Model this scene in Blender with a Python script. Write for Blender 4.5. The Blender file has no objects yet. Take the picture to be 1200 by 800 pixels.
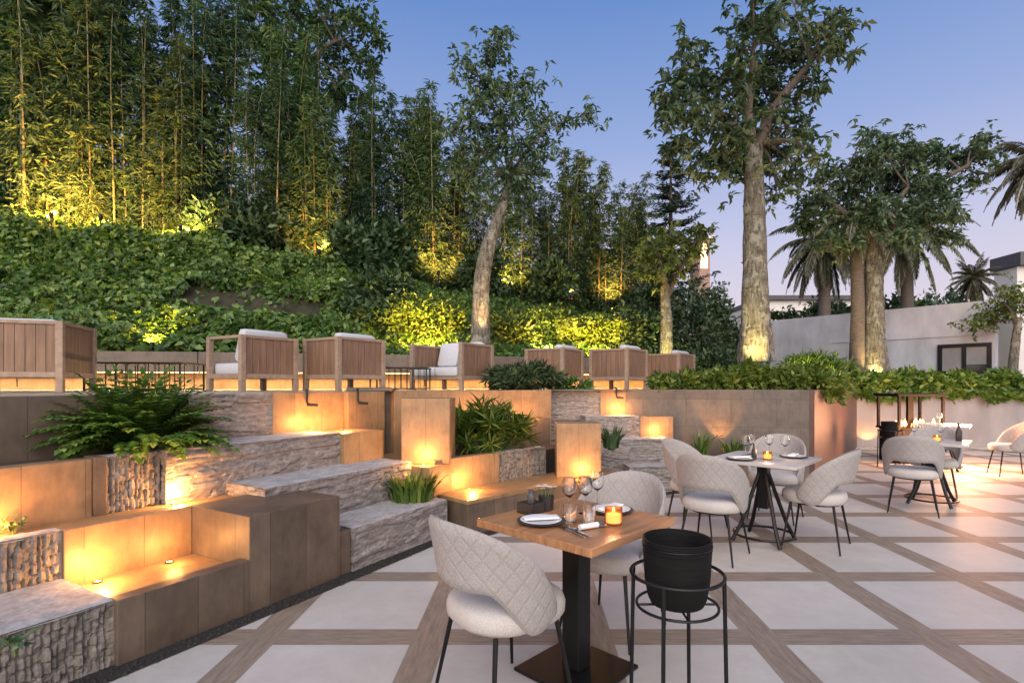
import bpy, bmesh, math, random
import numpy as np
from mathutils import Vector, Matrix, noise

# ------------------------------------------------------------------ camera, sky, light, exposure
S = bpy.context.scene
COL = S.collection
H, FPX, CX, CY = 1.42, 620.0, 620.0, 450.0          # eye height, focal length and principal point
cam = bpy.data.objects.new('camera', bpy.data.cameras.new('camera'))
COL.objects.link(cam); S.camera = cam
cam.location = (0, 0, H); cam.rotation_euler = (math.pi/2, 0, 0)
cam.data.sensor_width = 36; cam.data.lens = 36*FPX/1200
cam.data.shift_x = -20/1200; cam.data.shift_y = 50/1200
cam.data.clip_end = 3000; cam.data.clip_start = .05

SUN_EL, SUN_ROT = 38, 186
W = bpy.data.worlds.new('World'); S.world = W; W.use_nodes = True
nt = W.node_tree; bgn = nt.nodes['Background']; bgn.inputs[1].default_value = .1
sky = nt.nodes.new('ShaderNodeTexSky'); sky.sky_type = 'NISHITA'; sky.sun_disc = False
sky.sun_elevation = math.radians(3); sky.sun_rotation = math.radians(SUN_ROT)
sky.ozone_density = 4
tc = nt.nodes.new('ShaderNodeTexCoord'); sx = nt.nodes.new('ShaderNodeSeparateXYZ')
nt.links.new(tc.outputs['Generated'], sx.inputs[0])
rp = nt.nodes.new('ShaderNodeValToRGB'); nt.links.new(sx.outputs[2], rp.inputs[0])
cr = rp.color_ramp
stops = [(0, (.70,.54,.53)), (.10, (.66,.55,.60)), (.235, (.50,.49,.63)), (.40, (.27,.345,.58)), (.58, (.125,.225,.49)), (1, (.06,.12,.33))]
cr.elements[0].position, cr.elements[0].color = stops[0][0], (*stops[0][1], 1)
cr.elements[1].position, cr.elements[1].color = stops[-1][0], (*stops[-1][1], 1)
for p, c in stops[1:-1]:
    e = cr.elements.new(p); e.color = (*c, 1)
# the afterglow in the west (behind the camera)
gl = nt.nodes.new('ShaderNodeMapRange'); gl.interpolation_type = 'SMOOTHSTEP'
gl.inputs[1].default_value = .05; gl.inputs[2].default_value = -.9; gl.inputs[3].default_value = 0; gl.inputs[4].default_value = 1
nt.links.new(sx.outputs[1], gl.inputs[0])
glm = nt.nodes.new('ShaderNodeVectorMath'); glm.operation = 'SCALE'; glm.inputs[0].default_value = (1.75, 1.45, 1.15)
nt.links.new(gl.outputs[0], glm.inputs[3])
ad = nt.nodes.new('ShaderNodeVectorMath'); ad.operation = 'ADD'
nt.links.new(rp.outputs[0], ad.inputs[0]); nt.links.new(glm.outputs[0], ad.inputs[1])
sc = nt.nodes.new('ShaderNodeVectorMath'); sc.operation = 'SCALE'; sc.inputs[3].default_value = 9.6
nt.links.new(ad.outputs[0], sc.inputs[0])
sk2 = nt.nodes.new('ShaderNodeVectorMath'); sk2.operation = 'SCALE'; sk2.inputs[3].default_value = .3
nt.links.new(sky.outputs[0], sk2.inputs[0])
ad2 = nt.nodes.new('ShaderNodeVectorMath'); ad2.operation = 'ADD'
nt.links.new(sc.outputs[0], ad2.inputs[0]); nt.links.new(sk2.outputs[0], ad2.inputs[1])
nt.links.new(ad2.outputs[0], bgn.inputs[0])

sun = bpy.data.objects.new('sun', bpy.data.lights.new('sun', 'SUN')); COL.objects.link(sun)
sun.data.energy = 1.25; sun.data.angle = math.radians(48); sun.data.color = (1, .95, .87)
a = math.radians(SUN_ROT); el = math.radians(SUN_EL)
sd = Vector((math.sin(a)*math.cos(el), math.cos(a)*math.cos(el), math.sin(el)))
sun.rotation_euler = sd.to_track_quat('Z', 'Y').to_euler()
S.view_settings.view_transform = 'Standard'; S.view_settings.look = 'None'
S.view_settings.exposure = .3; S.view_settings.gamma = 1
S.cycles.max_bounces = 7; S.cycles.diffuse_bounces = 3; S.cycles.glossy_bounces = 2
S.cycles.transmission_bounces = 6; S.cycles.transparent_max_bounces = 6
S.cycles.sample_clamp_indirect = 4; S.cycles.caustics_reflective = False; S.cycles.caustics_refractive = False

# ------------------------------------------------------------------ helpers
rnd = random.Random(7)
rng = np.random.default_rng(11)
def P(px, py, d): return Vector(((px-CX)/FPX*d, d, H-(py-CY)/FPX*d))     # a direction at a distance -> place
def G(px, py, z):                                                       # where that direction meets level z
    d = FPX*(H-z)/(py-CY); return Vector(((px-CX)/FPX*d, d, z))
def tag(o, label=None, cat=None, group=None, kind=None):
    if label: o['label'] = label
    if cat: o['category'] = cat
    if group: o['group'] = group
    if kind: o['kind'] = kind
    return o
def thing(name, label, cat, loc=(0,0,0), rz=0, group=None):
    o = bpy.data.objects.new(name, None); COL.objects.link(o)
    o.empty_display_size = .1
    o.location = loc; o.rotation_euler = (0, 0, rz)
    return tag(o, label, cat, group)
def copy_tree(o, parent=None):
    c = o.copy(); COL.objects.link(c); c.parent = parent
    for ch in list(o.children): copy_tree(ch, c)
    return c
def place(proto, first, loc, rz, label, group=None, scale=None):
    o = proto if first else copy_tree(proto)
    o.location = loc; o.rotation_euler = (0, 0, rz); o['label'] = label
    if group: o['group'] = group
    if scale is not None: o.scale = scale if hasattr(scale, '__len__') else (scale,)*3
    return o

class MB:
    def __init__(s): s.v = []; s.f = []; s.uv = None
    def add(s, vs, fs):
        k = len(s.v); s.v += [tuple(v) for v in vs]; s.f += [tuple(i+k for i in f) for f in fs]; return s
    def box(s, x0, x1, y0, y1, z0, z1, M=None):
        vs = [Vector((x, y, z)) for z in (z0, z1) for x, y in ((x0,y0),(x1,y0),(x1,y1),(x0,y1))]
        if M is not None: vs = [M @ v for v in vs]
        return s.add(vs, [(3,2,1,0),(4,5,6,7),(0,1,5,4),(1,2,6,5),(2,3,7,6),(3,0,4,7)])
    def bev(s, x0, x1, y0, y1, z0, z1, b=.008, M=None):
        bm = bmesh.new(); bmesh.ops.create_cube(bm, size=1)
        for v in bm.verts:
            v.co = Vector(((x0+x1)/2+v.co.x*(x1-x0), (y0+y1)/2+v.co.y*(y1-y0), (z0+z1)/2+v.co.z*(z1-z0)))
        bmesh.ops.bevel(bm, geom=bm.edges[:], offset=b, segments=2, affect='EDGES', profile=.6)
        bm.verts.index_update()
        vs = [(M @ v.co) if M is not None else v.co.copy() for v in bm.verts]; fs = [[v.index for v in f.verts] for f in bm.faces]
        bm.free(); return s.add(vs, fs)
    def tube(s, pts, r, n=8, cap=True):
        pts = [Vector(p) for p in pts]; m = len(pts)
        rs = r if hasattr(r, '__len__') else [r]*m
        vs = []; ref = None
        for i, p in enumerate(pts):
            t = (pts[min(i+1, m-1)]-pts[max(i-1, 0)]).normalized()
            if ref is None: ref = Vector((0,0,1)) if abs(t.z) < .9 else Vector((1,0,0))
            a = t.cross(ref).normalized(); b = a.cross(t).normalized(); ref = b
            for k in range(n):
                q = 2*math.pi*k/n; vs.append(p+(a*math.cos(q)+b*math.sin(q))*rs[i])
        fs = [(i*n+k, i*n+(k+1) % n, (i+1)*n+(k+1) % n, (i+1)*n+k) for i in range(m-1) for k in range(n)]
        if cap: fs += [tuple(reversed(range(n))), tuple((m-1)*n+k for k in range(n))]
        return s.add(vs, fs)
    def ring(s, c, R, r, n=28, k=6):
        vs = []; fs = []
        for i in range(n):
            q = 2*math.pi*i/n
            for j in range(k):
                w = 2*math.pi*j/k; rr = R+r*math.cos(w)
                vs.append((c[0]+rr*math.cos(q), c[1]+rr*math.sin(q), c[2]+r*math.sin(w)))
        for i in range(n):
            for j in range(k):
                fs.append((i*k+j, ((i+1) % n)*k+j, ((i+1) % n)*k+(j+1) % k, i*k+(j+1) % k))
        return s.add(vs, fs)
    def lathe(s, prof, n=24, c=(0,0,0), sx=1, sy=1, p=2):
        vs = []; fs = []
        for r, z in prof:
            for k in range(n):
                q = 2*math.pi*k/n; co, si = math.cos(q), math.sin(q)
                if p != 2:
                    co = math.copysign(abs(co)**(2/p), co); si = math.copysign(abs(si)**(2/p), si)
                vs.append((c[0]+r*co*sx, c[1]+r*si*sy, c[2]+z))
        m = len(prof)
        for i in range(m-1):
            for k in range(n): fs.append((i*n+k, i*n+(k+1) % n, (i+1)*n+(k+1) % n, (i+1)*n+k))
        if prof[0][0] > 1e-4: fs.append(tuple(reversed(range(n))))
        if prof[-1][0] > 1e-4: fs.append(tuple((m-1)*n+k for k in range(n)))
        return s.add(vs, fs)
    def build(s, name, mat, parent=None, smooth=False, world=False):
        me = bpy.data.meshes.new(name)
        vs = s.v
        if world and parent is not None:
            l = parent.location; vs = [(x-l.x, y-l.y, z-l.z) for x, y, z in vs]
        me.from_pydata(vs, [], s.f); me.materials.append(mat)
        if smooth:
            me.polygons.foreach_set('use_smooth', [True]*len(me.polygons))
            try: me.set_sharp_from_angle(angle=math.radians(42))
            except Exception: pass
        if s.uv:
            l = me.uv_layers.new(name='UVMap')
            for lp in me.loops: l.data[lp.index].uv = s.uv[lp.vertex_index]
        o = bpy.data.objects.new(name, me); COL.objects.link(o); o.parent = parent
        return o

def npmesh(name, V, F, mat, parent=None):
    """V (n,3), F (m,3) -> one triangle mesh, fast"""
    me = bpy.data.meshes.new(name)
    me.vertices.add(len(V)); me.vertices.foreach_set('co', np.asarray(V, dtype=np.float32).ravel())
    m = len(F); me.loops.add(m*3); me.loops.foreach_set('vertex_index', np.asarray(F, dtype=np.int32).ravel())
    me.polygons.add(m); me.polygons.foreach_set('loop_start', np.arange(0, m*3, 3, dtype=np.int32))
    me.polygons.foreach_set('loop_total', np.full(m, 3, dtype=np.int32))
    me.update(calc_edges=True); me.materials.append(mat)
    o = bpy.data.objects.new(name, me); COL.objects.link(o); o.parent = parent
    return o
def unit(a): return a/np.maximum(np.linalg.norm(a, axis=1, keepdims=True), 1e-6)
def leaves(B, D, N, L, Wd, droop=.15, fold=.18, mid=.42):
    """leaf blades from base points B, tip directions D and rough normals N -> V, F"""
    B = np.asarray(B, float); D = unit(np.asarray(D, float)); n = len(B)
    L = np.broadcast_to(np.asarray(L, float), (n,))[:, None]; Wd = np.broadcast_to(np.asarray(Wd, float), (n,))[:, None]
    Sd = unit(np.cross(D, N)); U = unit(np.cross(Sd, D))
    m = B+D*L*mid
    V = np.stack([B, m+Sd*Wd/2+U*Wd*fold, B+D*L-U*L*droop, m-Sd*Wd/2+U*Wd*fold], 1).reshape(-1, 3)
    k = np.arange(n)[:, None]*4
    F = np.concatenate([k+np.array([0,1,2]), k+np.array([0,2,3])], 1).reshape(-1, 3)
    return V, F
def join(vfs):
    Vs, Fs, k = [], [], 0
    for V, F in vfs: Vs.append(V); Fs.append(F+k); k += len(V)
    return np.concatenate(Vs), np.concatenate(Fs)
def rdir(n): return unit(rng.normal(size=(n, 3)))

# ------------------------------------------------------------------ materials
def mat(name):
    m = bpy.data.materials.new(name); m.use_nodes = True
    t = m.node_tree; return m, t, t.nodes['Principled BSDF'], t.links
def nd(t, typ, **kw):
    n = t.nodes.new(typ)
    for k, v in kw.items():
        if k.startswith('i_'):
            n.inputs[k[2:].replace('_', ' ') if not k[2:].isdigit() else int(k[2:])].default_value = v
        else: setattr(n, k, v)
    return n
def mix(t, fac, a, b, mode='MIX'):
    n = t.nodes.new('ShaderNodeMix'); n.data_type = 'RGBA'; n.blend_type = mode
    for sock, v in ((n.inputs[0], fac), (n.inputs[6], a), (n.inputs[7], b)):
        if hasattr(v, 'links') or hasattr(v, 'is_linked'): t.links.new(v, sock)
        else: sock.default_value = v if not isinstance(v, tuple) else (*v[:3], 1)
    return n.outputs[2]
def mth(t, op, a, b=0.0, c=None):
    n = t.nodes.new('ShaderNodeMath'); n.operation = op
    for i, v in enumerate((a, b) if c is None else (a, b, c)):
        if hasattr(v, 'is_linked'): t.links.new(v, n.inputs[i])
        else: n.inputs[i].default_value = v
    return n.outputs[0]
def ramp(t, fac, stops):
    n = t.nodes.new('ShaderNodeValToRGB'); t.links.new(fac, n.inputs[0]); c = n.color_ramp
    c.elements[0].position, c.elements[0].color = stops[0][0], (*stops[0][1], 1)
    c.elements[1].position, c.elements[1].color = stops[-1][0], (*stops[-1][1], 1)
    for p, q in stops[1:-1]:
        e = c.elements.new(p); e.color = (*q, 1)
    return n.outputs[0]
def objco(t): return t.nodes.new('ShaderNodeTexCoord').outputs['Object']
def noise_(t, co, scale, detail=4, rough=.55, stretch=None):
    if stretch:
        mp = t.nodes.new('ShaderNodeMapping'); mp.inputs['Scale'].default_value = stretch
        t.links.new(co, mp.inputs[0]); co = mp.outputs[0]
    n = nd(t, 'ShaderNodeTexNoise'); n.inputs['Scale'].default_value = scale
    n.inputs['Detail'].default_value = detail; n.inputs['Roughness'].default_value = rough
    t.links.new(co, n.inputs['Vector']); return n.outputs[0]
def bump(t, b, h, strength=.3, dist=.01):
    n = t.nodes.new('ShaderNodeBump'); n.inputs['Strength'].default_value = strength; n.inputs['Distance'].default_value = dist
    t.links.new(h, n.inputs['Height']); t.links.new(n.outputs[0], b.inputs['Normal'])
def simple(name, col, rough=.5, metal=0, var=.15, scale=8, bmp=.1, stretch=None, spec=.5):
    m, t, b, L = mat(name); co = objco(t); n = noise_(t, co, scale, stretch=stretch)
    c = ramp(t, n, [(.25, tuple(x*(1-var) for x in col)), (.75, tuple(min(1, x*(1+var)) for x in col))])
    L.new(c, b.inputs['Base Color']); b.inputs['Roughness'].default_value = rough; b.inputs['Metallic'].default_value = metal
    b.inputs['Specular IOR Level'].default_value = spec
    if bmp: bump(t, b, n, bmp, .005)
    return m
def wallco(t, sh=(0, 0)):
    s = t.nodes.new('ShaderNodeSeparateXYZ'); t.links.new(objco(t), s.inputs[0])
    c = t.nodes.new('ShaderNodeCombineXYZ'); t.links.new(mth(t, 'ADD', s.outputs[0], s.outputs[1]), c.inputs[0]); t.links.new(s.outputs[2], c.inputs[1])
    return c.outputs[0]
def clad(name, col, tw=.42, th=.42, joint=.004, offset=0., var=.22, rough=.5, jd=.55):
    """thin stone panels with joints"""
    m, t, b, L = mat(name); co = wallco(t); oc = objco(t)
    br = nd(t, 'ShaderNodeTexBrick'); br.offset = offset; br.squash = 1
    L.new(co, br.inputs['Vector'])
    br.inputs['Scale'].default_value = 1; br.inputs['Brick Width'].default_value = tw; br.inputs['Row Height'].default_value = th
    br.inputs['Mortar Size'].default_value = joint; br.inputs['Mortar Smooth'].default_value = .3
    br.inputs['Color1'].default_value = (*[x*(1-var*.7) for x in col], 1); br.inputs['Color2'].default_value = (*[x*(1+var*.7) for x in col], 1)
    br.inputs['Mortar'].default_value = (*[x*jd for x in col], 1)
    n = noise_(t, oc, 5, 7, .62); n2 = noise_(t, oc, 26, 6, .6, (1, 1, .3))
    c = mix(t, .8, br.outputs[0], ramp(t, n, [(.3, (.62,.60,.58)), (.5, (1,1,1)), (.72, (1.3,1.28,1.22))]), 'MULTIPLY')
    c = mix(t, .4, c, ramp(t, n2, [(.3, (.6,.6,.6)), (.7, (1.25,1.25,1.25))]), 'MULTIPLY')
    L.new(c, b.inputs['Base Color']); b.inputs['Roughness'].default_value = rough
    h = mth(t, 'SUBTRACT', mth(t, 'MULTIPLY', n2, .35), mth(t, 'MULTIPLY', br.outputs[1], 1.0))
    bump(t, b, h, .35, .006); return m
def rough_stone(name, c1, c2, stretch=(1,1,3), scale=9, white=.0, bs=.7):
    m, t, b, L = mat(name); co = objco(t)
    n = noise_(t, co, scale, 8, .65, stretch); n2 = noise_(t, co, 34, 6, .65)
    v = nd(t, 'ShaderNodeTexVoronoi'); v.inputs['Scale'].default_value = 16; L.new(co, v.inputs['Vector'])
    c = ramp(t, n, [(.28, c1), (.52, tuple((p+q)/2 for p, q in zip(c1, c2))), (.72, c2)])
    c = mix(t, .55, c, ramp(t, n2, [(.32, (.55,.54,.55)), (.7, (1.35,1.32,1.3))]), 'MULTIPLY')
    L.new(c, b.inputs['Base Color']); b.inputs['Roughness'].default_value = .85
    bump(t, b, mth(t, 'ADD', n, mth(t, 'MULTIPLY', n2, .6)), bs, .02); return m
def leafmat(name, c1, c2, tip=None, rough=.42, trans=.3):
    m, t, b, L = mat(name)
    g = t.nodes.new('ShaderNodeNewGeometry'); rd = g.outputs['Random Per Island']
    oi = t.nodes.new('ShaderNodeObjectInfo')
    st = [(0, c1), (.75, c2), (1, tip or tuple(x*1.25 for x in c2))]
    c = ramp(t, rd, st)
    hsv = t.nodes.new('ShaderNodeHueSaturation'); L.new(c, hsv.inputs['Color'])
    L.new(mth(t, 'MULTIPLY_ADD', oi.outputs['Random'], .35, .82), hsv.inputs['Value'])
    L.new(mth(t, 'MULTIPLY_ADD', oi.outputs['Random'], .03, .485), hsv.inputs['Hue'])
    nz = noise_(t, objco(t), 1.1, 3, .6)
    pc = mix(t, .75, hsv.outputs[0], ramp(t, nz, [(.30, (.50,.58,.55)), (.5, (1,1,1)), (.68, (1.45,1.30,1.0))]), 'MULTIPLY')
    L.new(pc, b.inputs['Base Color']); b.inputs['Roughness'].default_value = rough
    b.inputs['Specular IOR Level'].default_value = .35
    tr = t.nodes.new('ShaderNodeBsdfTranslucent')
    c2_ = mix(t, 1, pc, (1.3, 1.25, .55), 'MULTIPLY'); L.new(c2_, tr.inputs[0])
    mx = t.nodes.new('ShaderNodeMixShader'); mx.inputs[0].default_value = trans
    L.new(b.outputs[0], mx.inputs[1]); L.new(tr.outputs[0], mx.inputs[2]); L.new(mx.outputs[0], t.nodes['Material Output'].inputs[0])
    return m
def emis(name, col, s):
    m, t, b, L = mat(name); b.inputs['Base Color'].default_value = (*col, 1)
    b.inputs['Emission Color'].default_value = (*col, 1); b.inputs['Emission Strength'].default_value = s; return m
def glassmat(name, col=(1,1,1), rough=.0):
    m, t, b, L = mat(name); b.inputs['Base Color'].default_value = (*col, 1); b.inputs['Transmission Weight'].default_value = 1
    b.inputs['Roughness'].default_value = rough; b.inputs['IOR'].default_value = 1.45; return m

M = {}
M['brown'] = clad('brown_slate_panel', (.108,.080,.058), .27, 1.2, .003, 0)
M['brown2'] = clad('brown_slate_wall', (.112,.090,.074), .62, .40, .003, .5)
M['beige'] = clad('lamplit_panel', (.27,.172,.092), .31, 1.2, .003, 0, .12)  # brown stone under the lamps: their amber glow put into its colour
M['tread'] = clad('lamplit_tread', (.27,.165,.078), .5, .5, .003, 0, .12)  # tread stone with the lamps' golden light put into its colour
M['pinklit_wall'] = clad('pinklit_panel', (.105,.060,.050), .9, 2, .004, 0, .2)  # brown stone with the pinkish light on it put into the colour
M['rock'] = rough_stone('split_stone', (.115,.104,.098), (.33,.305,.29), (1,1,3.6), 11, bs=.45)
M['rocktop_lit'] = rough_stone('lit_stone_top', (.24,.235,.235), (.46,.455,.46), (1,1,1), 9, bs=.5)  # paler than the faces: light falling on the tops put into the colour
M['gabion'] = rough_stone('ribbed_stone', (.085,.077,.070), (.31,.28,.25), (2.4,2.4,.6), 8)
M['white_render'] = simple('white_render', (.44,.455,.50), .85, 0, .26, 2.2, .1, (1,1,.45))
M['cream_render'] = simple('cream_render', (.25,.24,.245), .85, 0, .20, 2.5, .1, (1,1,.5))
M['house'] = simple('house_white', (.62,.60,.58), .8, 0, .08, 1, 0)
M['dark_roof'] = simple('dark_roof', (.06,.06,.07), .6)
M['black'] = simple('black_metal', (.014,.014,.015), .42, .6, .2, 20, .03)
M['dullblack'] = simple('dull_black_metal', (.006,.006,.006), .7, 0, .2, 20, .03, None, .2)  # blacker than the other metal, to stay dark beside the strong fire lamp
M['blackmat'] = simple('black_ceramic', (.020,.020,.021), .5, 0, .3, 14, .12)
M['bucket'] = simple('dark_ribbed_ceramic', (.006,.006,.0065), .75, 0, .3, 30, .35, (.2,.2,2.5), .2)
M['soil'] = simple('dark_soil', (.035,.026,.019), .95, 0, .4, 20, .6)
M['gravel'] = simple('black_gravel', (.022,.019,.018), .9, 0, .7, 60, .9)
M['cushion'] = simple('grey_cushion', (.46,.47,.51), .9, 0, .06, 30, .12)
M['white_plate'] = simple('white_porcelain', (.72,.72,.72), .2, 0, .02)
M['dark_plate'] = simple('dark_stoneware', (.05,.05,.052), .4)
M['napkin'] = simple('white_napkin', (.75,.75,.76), .9, 0, .05, 20, .2)
M['steel'] = simple('cutlery_steel', (.6,.6,.6), .22, 1, .05)
M['flower'] = simple('pale_flower', (.75,.62,.58), .7)
M['glass'] = glassmat('clear_glass')
M['amber'] = glassmat('amber_glass', (1,.45,.16), .25)
M['wax'] = emis('candle_wax_glow', (1,.62,.36), 2.6)
M['flame'] = emis('flame', (1,.40,.10), 7)
M['lens'] = emis('lamp_lens', (1,.66,.30), 4)
M['ledlens'] = emis('led_strip', (1,.66,.26), 6)
M['litwin'] = emis('lit_window', (1,.62,.32), 2.2)
M['window'] = simple('dark_window', (.02,.021,.023), .1)
M['pinklit_stone'] = simple('pinklit_tower', (.30,.19,.16), .8, 0, .2, 2, 0)  # pinkish light on the tower put into its wall colour
def wood(name, c1, c2, stretch=(.35, 5, 5), rough=.5, sc=6):
    m, t, b, L = mat(name); co = objco(t); n = noise_(t, co, sc, 6, .6, stretch); n2 = noise_(t, co, 1.7, 2)
    c = ramp(t, n, [(.3, c1), (.7, c2)]); c = mix(t, .5, c, ramp(t, n2, [(.3, (.75,.75,.75)), (.7, (1.2,1.2,1.2))]), 'MULTIPLY')
    L.new(c, b.inputs['Base Color']); b.inputs['Roughness'].default_value = rough; bump(t, b, n, .15, .004); return m
M['teak'] = wood('weathered_teak', (.13,.074,.046), (.25,.148,.095), (5,5,.4), .6)
M['teakrail'] = wood('pale_teak_rail', (.22,.15,.105), (.34,.25,.185), (3,3,3), .6)
M['table'] = wood('table_wood', (.27,.12,.050), (.52,.27,.13), (.6, 9, 4), .38, 4)
M['pale_top'] = simple('pale_stone_top', (.46,.44,.42), .35, 0, .12, 5, .02)
def bark_material():
    m, t, b, L = mat('grey_bark'); co = objco(t)
    fis = noise_(t, co, 16, 7, .7, (1.6, 1.6, .35)); pat = noise_(t, co, 4.5, 8, .68, (1.4, 1.4, 1)); fine = noise_(t, co, 60, 5, .7)
    rings = noise_(t, co, 9, 5, .6, (.4, .4, 3.2))
    c = ramp(t, fis, [(.34, (.022,.020,.016)), (.46, (.115,.105,.085)), (.62, (.20,.19,.155))])
    c = mix(t, ramp_bw(t, pat, .52, .57), c, (.27,.275,.235)); c = mix(t, ramp_bw(t, rings, .60, .66), c, (.055,.048,.038))
    c = mix(t, .5, c, ramp(t, fine, [(.35, (.6,.6,.6)), (.65, (1.3,1.3,1.3))]), 'MULTIPLY')
    L.new(c, b.inputs['Base Color']); b.inputs['Roughness'].default_value = .9; b.inputs['Specular IOR Level'].default_value = .2
    bump(t, b, mth(t, 'ADD', mth(t, 'MULTIPLY', fis, 1.2), mth(t, 'ADD', mth(t, 'MULTIPLY', rings, .5), mth(t, 'MULTIPLY', fine, .35))), .9, .035); return m
def ramp_bw(t, f, lo, hi):
    n = t.nodes.new('ShaderNodeMapRange'); n.inputs[1].default_value = lo; n.inputs[2].default_value = hi; n.inputs[3].default_value = 0; n.inputs[4].default_value = .8
    t.links.new(f, n.inputs[0]); return n.outputs[0]
M['bark'] = bark_material()
M['bark_dark'] = rough_stone('dark_bark', (.04,.032,.026), (.14,.11,.085), (2,2,.6), 9)
M['culm'] = simple('bamboo_culm', (.17,.145,.06), .45, 0, .3, 3, 0)
M['palmwood'] = rough_stone('palm_trunk', (.06,.048,.040), (.17,.135,.112), (1,1,5), 8)
M['bamboo'] = leafmat('bamboo_leaf', (.026,.064,.026), (.078,.145,.062), (.15,.21,.10), .5, .35)
M['bamboo_dark'] = leafmat('bamboo_leaf_dark', (.014,.044,.024), (.042,.095,.052), (.075,.14,.075), .5, .3)
M['tree'] = leafmat('tree_leaf', (.028,.064,.038), (.090,.150,.090), (.18,.24,.15), .38, .25)
M['tree_warm'] = leafmat('tree_leaf_olive', (.055,.095,.026), (.15,.215,.060), (.23,.27,.10), .42, .3)
M['conifer'] = leafmat('conifer_needle', (.014,.030,.022), (.035,.060,.042), None, .6, .1)
M['ivy'] = leafmat('ivy_leaf', (.016,.055,.011), (.105,.205,.042), (.25,.35,.11), .36, .28)
M['hedge'] = leafmat('hedge_leaf', (.036,.085,.016), (.125,.200,.040), (.22,.28,.07), .4, .3)
M['fern'] = leafmat('fern_frond', (.030,.085,.016), (.11,.20,.042), (.22,.29,.08), .4, .3)
M['bigleaf'] = leafmat('large_leaf', (.060,.14,.038), (.14,.24,.08), (.22,.32,.13), .35, .3)
M['shrub'] = leafmat('dark_shrub', (.020,.048,.022), (.060,.110,.048), (.10,.15,.07), .36, .25)
M['palm'] = leafmat('palm_leaf', (.085,.098,.072), (.20,.205,.155), (.30,.28,.22), .5, .2)
# fabric with a quilted diamond pattern (uses the shell's own UV)
def fabric(name, col, quilt=True):
    m, t, b, L = mat(name); co = objco(t); n = noise_(t, co, 160, 3); n0 = noise_(t, co, 6, 3)
    c = ramp(t, n, [(.3, tuple(x*.82 for x in col)), (.7, tuple(x*1.1 for x in col))])
    c = mix(t, .35, c, ramp(t, n0, [(.3, (.8,.8,.8)), (.7, (1.12,1.12,1.12))]), 'MULTIPLY')
    b.inputs['Roughness'].default_value = .92; h = mth(t, 'MULTIPLY', n, .25)
    if quilt:
        u = t.nodes.new('ShaderNodeUVMap'); s = t.nodes.new('ShaderNodeSeparateXYZ'); L.new(u.outputs[0], s.inputs[0])
        k = 13.0
        p = mth(t, 'PINGPONG', mth(t, 'MULTIPLY', mth(t, 'ADD', s.outputs[0], mth(t, 'MULTIPLY', s.outputs[1], .8)), k), .5)
        q = mth(t, 'PINGPONG', mth(t, 'MULTIPLY', mth(t, 'SUBTRACT', s.outputs[0], mth(t, 'MULTIPLY', s.outputs[1], .8)), k), .5)
        mn = mth(t, 'MINIMUM', p, q); e = mth(t, 'MINIMUM', mth(t, 'MULTIPLY', mn, 7), 1)
        h = mth(t, 'ADD', h, mth(t, 'MULTIPLY', e, .8))
        c = mix(t, .16, c, ramp(t, e, [(0, (.72,.72,.72)), (1, (1.05,1.05,1.05))]), 'MULTIPLY')
    L.new(c, b.inputs['Base Color']); bump(t, b, h, .4, .006); return m
M['quilt'] = fabric('quilted_grey_fabric', (.325,.308,.30)); M['seatfab'] = fabric('pale_seat_fabric', (.46,.435,.415), False)
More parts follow.
